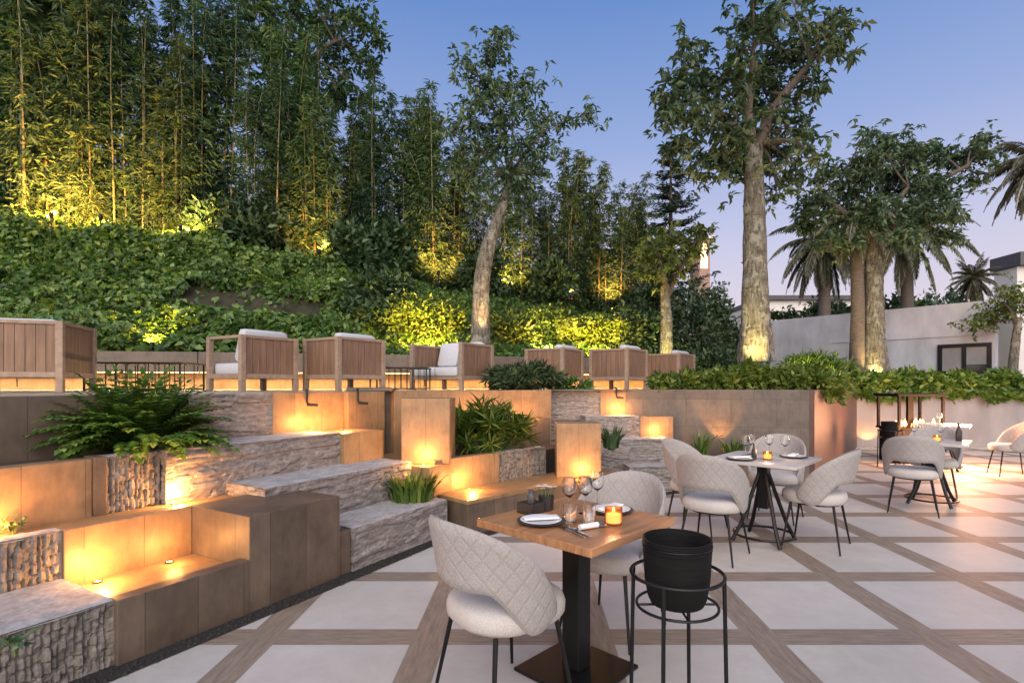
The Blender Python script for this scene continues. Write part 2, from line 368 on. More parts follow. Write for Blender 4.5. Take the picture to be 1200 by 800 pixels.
def floor_material():
    m, t, b, L = mat('patio_paving'); co = objco(t); s = t.nodes.new('ShaderNodeSeparateXYZ'); L.new(co, s.inputs[0])
    wx = mth(t, 'ABSOLUTE', mth(t, 'SUBTRACT', mth(t, 'PINGPONG', mth(t, 'SUBTRACT', s.outputs[0], -1.493), .467), 0))
    wy = mth(t, 'PINGPONG', mth(t, 'SUBTRACT', s.outputs[1], 2.979), .466)
    sx_ = mth(t, 'LESS_THAN', wx, .090); sy_ = mth(t, 'LESS_THAN', wy, .090)
    stripe = mth(t, 'MAXIMUM', sx_, sy_)
    jx = mth(t, 'LESS_THAN', mth(t, 'ABSOLUTE', mth(t, 'SUBTRACT', wx, .0915)), .0025)
    jy = mth(t, 'LESS_THAN', mth(t, 'ABSOLUTE', mth(t, 'SUBTRACT', wy, .0915)), .0025)
    joint = mth(t, 'MAXIMUM', mth(t, 'MULTIPLY', jx, mth(t, 'SUBTRACT', 1, sy_)), mth(t, 'MULTIPLY', jy, mth(t, 'SUBTRACT', 1, sx_)))
    # plank seam along each strip and end joints
    n = noise_(t, co, 1.3, 5, .6); n1 = noise_(t, co, 9, 6, .65); n3 = noise_(t, co, 120, 2)
    tile = ramp(t, n, [(.3, (.43,.408,.382)), (.7, (.52,.494,.464))])
    tile = mix(t, .5, tile, ramp(t, n1, [(.35, (.86,.86,.86)), (.7, (1.08,1.08,1.08))]), 'MULTIPLY')
    gx = noise_(t, co, 5, 6, .6, (1.2, 9, 1)); gy = noise_(t, co, 5, 6, .6, (9, 1.2, 1))
    grain = mix(t, sx_, gx, gy)
    gr = t.nodes.new('ShaderNodeRGBToBW'); L.new(grain, gr.inputs[0])
    pl = ramp(t, gr.outputs[0], [(.3, (.165,.130,.100)), (.7, (.285,.230,.183))])
    pl = mix(t, .6, pl, ramp(t, n, [(.3, (.85,.85,.85)), (.7, (1.12,1.12,1.12))]), 'MULTIPLY')
    fx = mth(t, 'FLOOR', mth(t, 'DIVIDE', mth(t, 'ADD', s.outputs[0], 1.493), .934)); fy = mth(t, 'FLOOR', mth(t, 'DIVIDE', mth(t, 'SUBTRACT', s.outputs[1], 2.979), .932))
    cv = t.nodes.new('ShaderNodeCombineXYZ'); L.new(fx, cv.inputs[0]); L.new(fy, cv.inputs[1])
    wn = nd(t, 'ShaderNodeTexWhiteNoise'); L.new(cv.outputs[0], wn.inputs['Vector'])
    tile = mix(t, 1, tile, ramp(t, wn.outputs[0], [(0, (.91,.915,.92)), (1, (1.05,1.045,1.03))]), 'MULTIPLY')
    spk = noise_(t, co, 45, 4, .8); tile = mix(t, .55, tile, ramp(t, spk, [(.28, (.62,.60,.57)), (.40, (1,1,1)), (.75, (1.03,1.03,1.03))]), 'MULTIPLY')
    c = mix(t, stripe, tile, pl); c = mix(t, mth(t, 'MULTIPLY', joint, .55), c, (.12,.10,.09))
    L.new(c, b.inputs['Base Color']); b.inputs['Specular IOR Level'].default_value = .45
    L.new(mth(t, 'MULTIPLY_ADD', n1, .3, .44), b.inputs['Roughness'])
    bump(t, b, mth(t, 'SUBTRACT', mth(t, 'MULTIPLY', n3, .15), joint), .25, .003); return m
M['floor'] = floor_material()
M['deck'] = simple('terrace_stone', (.30,.25,.19), .6, 0, .15, 3)
M['ground'] = simple('planted_soil', (.030,.028,.016), .95, 0, .5, 6, .5)

# ------------------------------------------------------------------ lights (each belongs to a fitting built here)
WARM = (1, .42, .11); GOLD = (1, .66, .20)
KW, KB, KH = .86, 4.2, 3.6           # overall trim of the terrace, bamboo and planting lamps
def spot(name, loc, target, w, cone=120, blend=.6, col=WARM, size=.03):
    l = bpy.data.lights.new(name, 'SPOT'); l.energy = w; l.color = col; l.spot_size = math.radians(cone); l.spot_blend = blend; l.shadow_soft_size = size
    o = bpy.data.objects.new(name, l); COL.objects.link(o); o.location = loc
    o.rotation_euler = (Vector(loc)-Vector(target)).to_track_quat('Z', 'Y').to_euler(); return o
def point(name, loc, w, col=WARM, size=.03):
    l = bpy.data.lights.new(name, 'POINT'); l.energy = w; l.color = col; l.shadow_soft_size = size
    o = bpy.data.objects.new(name, l); COL.objects.link(o); o.location = loc; return o
def make_recessed():
    t = thing('recessed_uplight', 'x', 'uplight')
    MB().lathe([(.024,0),(.025,.003),(.022,.005),(.018,.005),(.018,.002),(0,.002)], 20).build('rim', M['black'], t, True)
    MB().lathe([(.0175,.002),(.016,.004),(0,.005)], 16).build('lens', M['lens'], t, True)
    return t
REC = [None, True]
def recessed(loc, label, toward, w, cone=130, up=1.0, col=WARM, lean=.35):
    """in-ground lamp with its own light; toward = horizontal direction of the wall it washes"""
    if REC[0] is None: REC[0] = make_recessed()
    o = place(REC[0], REC[1], loc, 0, label, 'recessed uplights on the terraces'); REC[1] = False
    t = Vector(toward).normalized(); b = Vector(loc)+Vector((0, 0, .05))-t*.06; d = t*lean*1.3+Vector((0, 0, up))
    if cone >= 130: point('uplight_lamp', b+Vector((0, 0, .03)), w*KW, col, .03)
    else: spot('uplight_lamp', b, b+d, w*KW, cone, .35, col)
    return o
def make_spike():
    t = thing('garden_spotlight', 'x', 'spotlight')
    MB().tube([(0,0,-.62),(0,0,.06)], [.008,.012], 6).build('spike', M['black'], t)
    MB().tube([(0,0,.06),(.0,.03,.10),(0,.06,.16)], [.035,.042,.042], 12).build('housing', M['black'], t, True)
    MB().tube([(0,.0595,.1595),(0,.0612,.163)], [.036,.036], 12).build('lens', M['lens'], t, True)
    return t
SPK = [None, True]
def spike(loc, label, target, w, cone=110, col=GOLD, group='garden spotlights among the plants'):
    if SPK[0] is None: SPK[0] = make_spike()
    d = Vector(target)-Vector(loc); rz = math.atan2(d.y, d.x)-math.pi/2
    place(SPK[0], SPK[1], loc, rz, label, group); SPK[1] = False
    p = Vector(loc)+Vector((math.cos(rz+math.pi/2)*.075, math.sin(rz+math.pi/2)*.075, .19))
    spot('garden_lamp', p, target, w, cone, .9, col, .04)

# ------------------------------------------------------------------ ground
def interp(x, xs, ys): return float(np.interp(x, xs, ys))
BX = [-16,-9,-5.8,-2.4,0,2.8,4.5,6.5]
FOOT = [8.8,9.0,9.5,10.4,11.2,12.2,12.8,13.4]
TOPZ = [5.2,4.9,4.35,3.8,3.5,3.15,2.5,1.9]
def foot(x): return interp(x, BX, FOOT)
def bank(x, y):
    """height of the planted hill"""
    f = foot(x); zt = interp(x, BX, TOPZ); z0 = interp(x, [-16,2.8,4.5,6.5], [1.95,1.85,1.5,1.30])
    t = (y-f)/3.2
    if t < 0: return 1.25
    if t < 1:
        # lower bed, a narrow ledge, upper bed
        s = t*2*.42 if t < .42 else (.42*.84+(t-.42)*.25 if t < .52 else .378+(t-.52)/.48*.622)
        s = min(1, s); return z0+(zt-z0)*s
    return zt+.10*(y-f-3.2)*max(0, min(1, (7-x)/6))
def hill_mesh():
    xs = list(np.arange(-40, 6.6, .35)); vs = []; fs = []; rows = [0,.25,.5,.8,1.1,1.34,1.5,1.66,1.9,2.3,2.7,3.0,3.2,3.6,4.5,6,9,14,22,36]
    for x in xs:
        for r in rows:
            y = foot(x)+r+.001; vs.append((x, y, bank(x, y)+.06*noise.noise(Vector((x*1.3, y*1.3, 2)))))
    k = len(rows)
    fs = [(i*k+j, (i+1)*k+j, (i+1)*k+j+1, i*k+j+1) for i in range(len(xs)-1) for j in range(k-1)]
    return MB().add(vs, fs)
tag(hill_mesh().build('hillside', M['ground'], smooth=True), kind='structure')
fl = MB().add([(-30,-12,0),(30,-12,0),(30,16,0),(-30,16,0)], [(0,1,2,3)]).build('patio_floor', M['floor']); tag(fl, kind='structure')
far = MB().add([(3.6,12.2,1.26),(300,12.2,1.26),(300,900,1.26),(-300,900,1.26),(-300,46,1.26),(3.6,46,1.26)], [(0,1,2,3,4,5)]).build('ground', M['ground']); tag(far, kind='structure')

# ------------------------------------------------------------------ terraces
class Frame:
    def __init__(s, ox, oy, deg): s.o = Vector((ox, oy, 0)); s.a = math.radians(deg)
    def pt(s, u, n, z=0): return Vector((s.o.x+u*math.cos(s.a)-n*math.sin(s.a), s.o.y+u*math.sin(s.a)+n*math.cos(s.a), z))
    def un(s, p): x, y = p[0]-s.o.x, p[1]-s.o.y; return x*math.cos(s.a)+y*math.sin(s.a), -x*math.sin(s.a)+y*math.cos(s.a)
F1 = Frame(-1.33, 4.0, 61.1); F2 = Frame(-.58, 4.92, 46); F3 = Frame(1.2, 6.95, 6)
WALLDIR = lambda fr: (-math.sin(fr.a), math.cos(fr.a), 0)
def block(fr, u, n, z, m, name, label, cat, bev=.006):
    o = thing(name, label, cat) if False else None
    c = fr.pt((u[0]+u[1])/2, (n[0]+n[1])/2, z[0]); hu, hn = (u[1]-u[0])/2, (n[1]-n[0])/2
    ob = MB().bev(-hu, hu, -hn, hn, 0, z[1]-z[0], bev).build(name, m)
    ob.location = c; ob.rotation_euler = (0, 0, fr.a); return tag(ob, label, cat)
def stone(fr, u, n, z, name, label, cat, amp=.028, ribs=False, seed=0, topm=True, front=None, end=True):
    """rough split stone block: every face is a displaced grid; the tread on top is a part of its own"""
    c = fr.pt((u[0]+u[1])/2, (n[0]+n[1])/2, z[0]); hu, hn, h = (u[1]-u[0])/2, (n[1]-n[0])/2, z[1]-z[0]
    root = thing(name, label, cat, c, fr.a)
    step = .011 if ribs else .014
    def fr_(v): return v-math.floor(v)
    def disp(p, nrm):
        q = p+Vector((seed*3.1, seed, 0))
        if ribs:
            w = (q.x+q.y)/.030+noise.noise(Vector((q.x*5, q.z*4, seed)))*.35; ci = math.floor(w)
            hs = noise.cell(Vector((ci+.5, 3.5, seed+.5))); zz = q.z/.062+hs*.5; si = math.floor(zz)
            k = noise.cell(Vector((ci+.5, si+.5, seed+.5)))*.7-.3+noise.noise(q*34)*.3
            e = min(fr_(w), 1-fr_(w)); e2 = min(fr_(zz), 1-fr_(zz))
            if e < .20: k -= .75
            if e2 < .13: k -= .6
        else:
            zl = q.z*25+noise.noise(q*2.2)*1.3; li = math.floor(zl); hl = noise.cell(Vector((2.5, li+.5, seed+.5)))
            xl = (q.x+q.y)*(2.5+3*hl)+hl*9+noise.noise(q*4)*.5; bi = math.floor(xl)
            k = (noise.cell(Vector((bi+.5, li+.5, seed+.5)))-.5)*1.3+noise.noise(q*9)*.45+noise.noise(q*28)*.4
            if min(fr_(zl), 1-fr_(zl)) < .13: k -= .35
            if min(fr_(xl), 1-fr_(xl)) < .04: k -= .4
        return k*amp
    b = MB()
    def face(o, du, dv, lu, lv, nrm, a=1.0):
        nu, nv = max(2, int(lu/step)), max(2, int(lv/step)); vs = []
        for i in range(nu+1):
            for j in range(nv+1):
                p = o+du*(lu*i/nu)+dv*(lv*j/nv)
                e = min(i/nu, 1-i/nu)*lu; e2 = min(j/nv, 1-j/nv)*lv
                w = min(1, e/.02)*min(1, e2/.02)
                vs.append(p+nrm*(disp(p, nrm)*a*w))
        b.add(vs, [(i*(nv+1)+j, (i+1)*(nv+1)+j, (i+1)*(nv+1)+j+1, i*(nv+1)+j+1) for i in range(nu) for j in range(nv)])
    X, Y, Z = Vector((1,0,0)), Vector((0,1,0)), Vector((0,0,1))
    face(Vector((-hu,-hn,0)), X, Z, 2*hu, h, -Y)
    face(Vector((hu,-hn,0)), Y, Z, 2*hn, h, X); face(Vector((-hu,hn,0)), -Y, Z, 2*hn, h, -X)
    b.build('stone_face', M['gabion' if ribs else 'rock'], root)
    t = MB(); b = t
    nu, nv = max(2, int(2*hu/.03)), max(2, int(2*hn/.03)); vs = []
    for i in range(nu+1):
        for j in range(nv+1):
            x, y = -hu+2*hu*i/nu, -hn+2*hn*j/nv
            ed = (j == 0)
            if ed: y += (noise.noise(Vector((x*8, seed, 1)))*.018+noise.noise(Vector((x*25, seed, 3)))*.008)
            zz = h+.002+(noise.noise(Vector((x*7+seed, y*7, 5)))*.006+noise.noise(Vector((x*21+seed, y*21, 9)))*.004)
            if ed: zz -= .012
            vs.append((x, y, zz))
    t.add(vs, [(i*(nv+1)+j, (i+1)*(nv+1)+j, (i+1)*(nv+1)+j+1, i*(nv+1)+j+1) for i in range(nu) for j in range(nv)])
    t.build('stone_tread', M['rocktop_lit'], root, True)
    return root
Z1, Z2, Z3, ZT = .33, .66, .955, 1.34
# left flight, level by level
stone(F1, (-3.3,-1.53), (.03,.64), (0,Z1), 'stone_block', 'low ribbed stone block with flat top at the end of the trough bench', 'stone block', .016, True, 1)
def bench_left():
    c = F1.pt(-1.18, .31, 0); r = thing('stone_bench', 'brown stone bench with a lit sunken trough along its top', 'stone bench', c, F1.a)
    MB().bev(-.348,.348,-.212,.30,0,.262,.004).build('base', M['brown'], r)
    MB().bev(-.352,.352,-.313,-.215,0,.332,.004).build('front_panel', M['brown'], r)
    MB().bev(-.35,.347,-.213,.30,.264,.282,.003).build('trough_bed', M['tread'], r)
bench_left()
block(F1, (-.828,-.125), (0,.66), (0,.60), M['brown'], 'stone_pier', 'tall brown stone block between the lit trough and the stone steps', 'stone block')
block(F1, (-.123,-.006), (.02,.42), (0,.325), M['brown'], 'stone_plinth', 'short brown stone block against the foot of the lowest step', 'stone block')
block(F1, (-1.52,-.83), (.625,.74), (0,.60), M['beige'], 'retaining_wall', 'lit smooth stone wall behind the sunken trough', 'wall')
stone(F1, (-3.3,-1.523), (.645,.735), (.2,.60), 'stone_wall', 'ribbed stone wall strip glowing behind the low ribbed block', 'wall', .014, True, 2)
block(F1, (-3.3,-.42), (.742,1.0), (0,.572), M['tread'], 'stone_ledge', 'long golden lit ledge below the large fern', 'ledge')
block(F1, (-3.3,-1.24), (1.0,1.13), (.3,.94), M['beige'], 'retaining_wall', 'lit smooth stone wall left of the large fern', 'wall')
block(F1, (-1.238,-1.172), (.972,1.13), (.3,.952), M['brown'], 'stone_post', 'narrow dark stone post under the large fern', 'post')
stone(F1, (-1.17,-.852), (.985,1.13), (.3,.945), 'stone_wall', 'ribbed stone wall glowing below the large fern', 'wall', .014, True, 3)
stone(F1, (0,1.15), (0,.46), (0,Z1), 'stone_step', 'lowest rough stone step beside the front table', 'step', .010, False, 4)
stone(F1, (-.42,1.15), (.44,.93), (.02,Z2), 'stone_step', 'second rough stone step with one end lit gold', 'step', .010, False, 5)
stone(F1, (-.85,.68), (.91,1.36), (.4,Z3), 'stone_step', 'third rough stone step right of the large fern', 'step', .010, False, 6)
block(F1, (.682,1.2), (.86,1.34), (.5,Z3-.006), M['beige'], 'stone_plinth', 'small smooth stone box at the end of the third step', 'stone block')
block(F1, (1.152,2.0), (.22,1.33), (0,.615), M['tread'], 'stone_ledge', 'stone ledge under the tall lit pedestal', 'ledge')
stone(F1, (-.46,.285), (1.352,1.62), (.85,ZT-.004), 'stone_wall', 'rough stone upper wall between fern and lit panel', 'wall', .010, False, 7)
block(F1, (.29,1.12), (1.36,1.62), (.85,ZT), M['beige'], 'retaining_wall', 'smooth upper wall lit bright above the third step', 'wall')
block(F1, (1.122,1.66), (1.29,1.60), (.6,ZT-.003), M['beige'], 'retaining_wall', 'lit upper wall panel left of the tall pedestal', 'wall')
block(F1, (-4.2,-.462), (1.50,1.75), (.5,ZT-.001), M['brown'], 'retaining_wall', 'dark upper wall behind the large fern', 'wall')
block(F1, (-3.3,-.856), (1.132,1.498), (.3,.915), M['soil'], 'planter_bed', 'dark soil bed holding the large fern', 'planter')
ob = MB().bev(-.245,.245,0,.40,0,.66,.006).build('stone_pedestal', M['beige']); ob.location = (-1.045, 5.34, .615); tag(ob, 'tall lit stone pedestal rising to the upper terrace', 'pedestal')
# bench section in the middle
def bench_mid():
    c = F2.pt(1.18, .25, 0); r = thing('stone_bench', 'long dark fronted stone bench behind the front table', 'stone bench', c, F2.a)
    MB().bev(-1.17,1.19,-.25,.25,0,.295,.004).build('base', M['brown'], r)
    MB().bev(-1.172,1.192,-.255,.25,.297,.332,.004).build('seat_slab', M['tread'], r)
bench_mid()
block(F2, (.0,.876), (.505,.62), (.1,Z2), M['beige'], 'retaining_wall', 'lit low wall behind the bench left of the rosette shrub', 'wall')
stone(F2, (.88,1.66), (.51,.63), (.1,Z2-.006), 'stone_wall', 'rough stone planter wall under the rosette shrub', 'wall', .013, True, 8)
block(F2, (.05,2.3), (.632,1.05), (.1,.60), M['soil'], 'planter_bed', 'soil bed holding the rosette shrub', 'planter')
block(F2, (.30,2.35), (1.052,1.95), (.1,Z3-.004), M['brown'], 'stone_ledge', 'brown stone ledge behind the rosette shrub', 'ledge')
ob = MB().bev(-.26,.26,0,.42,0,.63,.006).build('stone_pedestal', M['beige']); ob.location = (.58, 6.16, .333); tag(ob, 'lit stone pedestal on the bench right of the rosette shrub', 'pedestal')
def wall2(p, q, thick, z0, z1, m, name, label):
    p, q = Vector((*p, 0)), Vector((*q, 0)); d = q-p; L = d.length
    ob = MB().bev(0, L, 0, thick, 0, z1-z0, .006).build(name, m); ob.location = (p.x, p.y, z0); ob.rotation_euler = (0, 0, math.atan2(d.y, d.x))
    return tag(ob, label, 'wall')
wall2((-2.0,6.05), (-1.40,6.30), .3, .5, ZT-.004, M['brown'], 'retaining_wall', 'short dark piece of upper wall behind the tall pedestal')
wall2((-1.56,6.12), (.32,7.62), .25, .5, ZT-.002, M['beige'], 'retaining_wall', 'long lit upper wall above the rosette shrub')
# right flight
stone(F3, (.12,.80), (0,.32), (0,Z1), 'stone_step', 'lowest rough step of the far flight behind the second table', 'step', .010, False, 9)
stone(F3, (-.22,.80), (.30,.70), (.02,Z2), 'stone_step', 'middle rough step of the far flight', 'step', .010, False, 10)
stone(F3, (-.32,.48), (.68,1.04), (.4,Z3), 'stone_step', 'top rough step of the far flight', 'step', .010, False, 11)
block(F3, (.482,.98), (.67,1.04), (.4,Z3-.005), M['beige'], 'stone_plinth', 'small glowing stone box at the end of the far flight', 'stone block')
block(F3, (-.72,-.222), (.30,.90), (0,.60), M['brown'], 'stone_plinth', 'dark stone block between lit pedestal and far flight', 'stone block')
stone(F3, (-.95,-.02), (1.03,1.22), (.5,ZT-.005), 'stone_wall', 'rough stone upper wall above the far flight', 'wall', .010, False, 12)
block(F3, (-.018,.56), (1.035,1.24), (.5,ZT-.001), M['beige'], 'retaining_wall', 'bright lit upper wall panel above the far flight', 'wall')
wall2((1.42,8.03), (4.0,7.45), .30, 0, ZT, M['brown2'], 'retaining_wall', 'brown stone wall behind the second dining table')
wall2((4.004,7.42), (7.35,11.86), .30, 0, ZT-.002, M['pinklit_wall'], 'retaining_wall', 'pink lit end wall running back beside the second table')
wall2((7.2,11.93), (30,11.93), .30, 0, 1.29, M['cream_render'], 'retaining_wall', 'long pale plastered wall behind the fire table')
block(F3, (.99,2.05), (.16,.55), (0,.40), M['brown'], 'planter_box', 'low stone planter behind the second table', 'planter')
# dark gravel gutter along the foot of the terraces
gp = [F1.pt(-3.3,0), F1.pt(0,0), F1.pt(1.1,-.01), F2.pt(.1,0), F2.pt(2.3,0), F3.pt(.85,-.02)]
go = [F1.pt(-3.3,-.13), F1.pt(0,-.13), F1.pt(1.15,-.12), F2.pt(.1,-.12), F2.pt(2.35,-.11), F3.pt(.9,-.12)]
g = MB()
for (p, q, p2, q2) in zip(go[:-1], gp[:-1], go[1:], gp[1:]):
    p, q, p2, q2 = [Vector((v.x, v.y, .005)) for v in (p, q, p2, q2)]
    q += (q-p)*.5; q2 += (q2-p2)*.5
    g.add([p, p2, q2, q], [(0,1,2,3)])
for _ in range(2600):
    k = rnd.randrange(5); t = rnd.random(); s = rnd.random()*.9
    c = (go[k].lerp(go[k+1], t)).lerp(gp[k].lerp(gp[k+1], t), s); r = rnd.uniform(.005,.016)
    g.add([(c.x+r,c.y,.006),(c.x,c.y+r,.006),(c.x-r,c.y,.006),(c.x,c.y-r,.006),(c.x,c.y,.006+r)], [(0,1,4),(1,2,4),(2,3,4),(3,0,4)])
tag(g.build('gravel', M['gravel']), 'dark gravel gutter along the foot of the stone terraces', 'gravel', kind='stuff')
# upper terrace floor, following the walls
tp = [F1.pt(-4.2,1.7), F1.pt(-.46,1.62), F1.pt(.29,1.5), F1.pt(1.1,1.5), Vector((-1.6,6.25,0)), Vector((.28,7.75,0)), Vector((1.9,8.05,0)), Vector((4.1,7.65,0)), Vector((7.3,12.0,0)), Vector((30,12.1,0)), Vector((30,14,0)), Vector((-30,14,0)), Vector((-30,4,0))]
tf = MB().add([(p.x, p.y, ZT-.012) for p in tp], [tuple(range(len(tp)))]).build('terrace_floor', M['deck']); tag(tf, kind='structure')

# low built-in wall at the back of the terrace with an underlit recess
wp = [(x, foot(x)) for x in (-20,-9,-5.8,-2.4,0,2.8)]
def backwall():
    r = thing('planter_wall', 'long low brown wall with a glowing strip beneath it along the back of the terrace', 'wall', (0,9,ZT))
    up = MB(); lo = MB(); st = MB()
    for (x0,y0),(x1,y1) in zip(wp[:-1], wp[1:]):
        a = math.atan2(y1-y0, x1-x0); L = math.hypot(x1-x0, y1-y0)
        T = Matrix.Translation((x0, y0, 0)) @ Matrix.Rotation(a, 4, 'Z')
        up.box(-.02, L, -.34, .06, 1.63, 1.98, T)
        lo.box(-.02, L, -.04, .08, 1.30, 1.629, T)
        st.box(0, L, -.31, -.28, 1.618, 1.6285, T)
    up.build('coping', M['brown2'], r, world=True); lo.build('recess_back', M['beige'], r, world=True)
    st.build('light_strip', M['ledlens'], r, world=True)
    for (x0,y0),(x1,y1) in zip(wp[:-1], wp[1:]):
        L = math.hypot(x1-x0, y1-y0); a = math.atan2(y1-y0, x1-x0)
        l = bpy.data.lights.new('strip_lamp', 'AREA'); l.shape = 'RECTANGLE'; l.size = L; l.size_y = .05; l.energy = 16*L; l.color = (1,.62,.24)
        o = bpy.data.objects.new('strip_lamp', l); COL.objects.link(o)
        mx = Vector(((x0+x1)/2+math.sin(a)*.24, (y0+y1)/2-math.cos(a)*.24, 1.61)); o.location = mx
        o.rotation_euler = (math.radians(-25), 0, a)
backwall()

# ------------------------------------------------------------------ far buildings
def white_wall():
    p, q = P(900, 376, 18.2), P(1166, 351, 13.6); d = Vector((q.x-p.x, q.y-p.y, 0)); L = d.length; a = math.atan2(d.y, d.x)
    r = thing('garden_building', 'long white plastered building with a dark sliding window behind the bottle trees', 'building', (p.x, p.y, 1.26), a)
    h0, h1 = p.z-1.26, q.z-1.26
    b = MB(); b.add([(0,0,0),(L,0,0),(L,0,h1),(0,0,h0),(0,.4,0),(L,.4,0),(L,.4,h1),(0,.4,h0)], [(0,1,2,3),(5,4,7,6),(3,2,6,7),(1,5,6,2),(4,0,3,7)]); b.build('wall', M['white_render'], r)
    MB().box(L*.35, L, -.03, -.002, h1*.62, h1*.62+.05).build('ledge', M['white_render'], r)
    x0, x1 = L*.80, L*.99
    f = MB(); zt = h1*.53
    for bx in ((x0,x0+.09,.2,zt),(x1-.09,x1,.2,zt),(x0+.09,x1-.09,zt-.09,zt),((x0+x1)/2-.04,(x0+x1)/2+.04,.2,zt-.09)): f.box(bx[0], bx[1], -.06, -.004, bx[2], bx[3])
    w = f.build('window', M['black'], r); MB().box(x0+.10, (x0+x1)/2-.05, -.032, -.022, zt*.42, zt-.10).box((x0+x1)/2+.05, x1-.10, -.032, -.022, zt*.55, zt-.10).build('pane_reflection', M['cream_render'], w); MB().box(x0+.09, x1-.09, -.02, -.006, .2, zt-.09).build('pane', M['window'], w)  # pale boxes before the pane stand in for its reflection
white_wall()
def house(name, label, px0, px1, pyt, d, depth, roof, lit=(), mt='house'):
    p, q = P(px0, pyt, d), P(px1, pyt, d); r = thing(name, label, 'building', (p.x, p.y, 1.26)); Wd = q.x-p.x; h = p.z-1.26
    MB().bev(0, Wd, 0, depth, 0, h, .02).build('wall', M[mt], r)
    MB().bev(-.12, Wd+.5, -.3, depth+.1, h+.003, h+.003+roof, .02).build('roof', M['dark_roof' if mt == 'house' else 'house'], r)
    for (a0, a1, z0, z1, m) in lit:
        MB().box(Wd*a0, Wd*a1, -.05, -.004, h*z0, h*z1).build('window', M[m], r)
house('white_house', 'white house with dark flat roof beside the short bushy palm', 1192, 1290, 312, 24, 1.2, .6, [(.1,.3,.55,.85,'window'),(.45,.6,.55,.85,'window')])
house('distant_villa', 'distant villa with slab roof and warm lit windows between two tree trunks', 898, 1000, 352, 40, 8, .35, [(.1,.22,.60,.80,'litwin'),(.28,.40,.60,.80,'litwin'),(.6,.8,.6,.8,'window')])
house('distant_tower', 'small pink lit tower behind the conifer', 818, 832, 280, 60, 3, .3, [(.2,.8,.80,.97,'litwin')], 'pinklit_stone')  # orange-lit patch of the facade made as a glowing window
print('structure done')
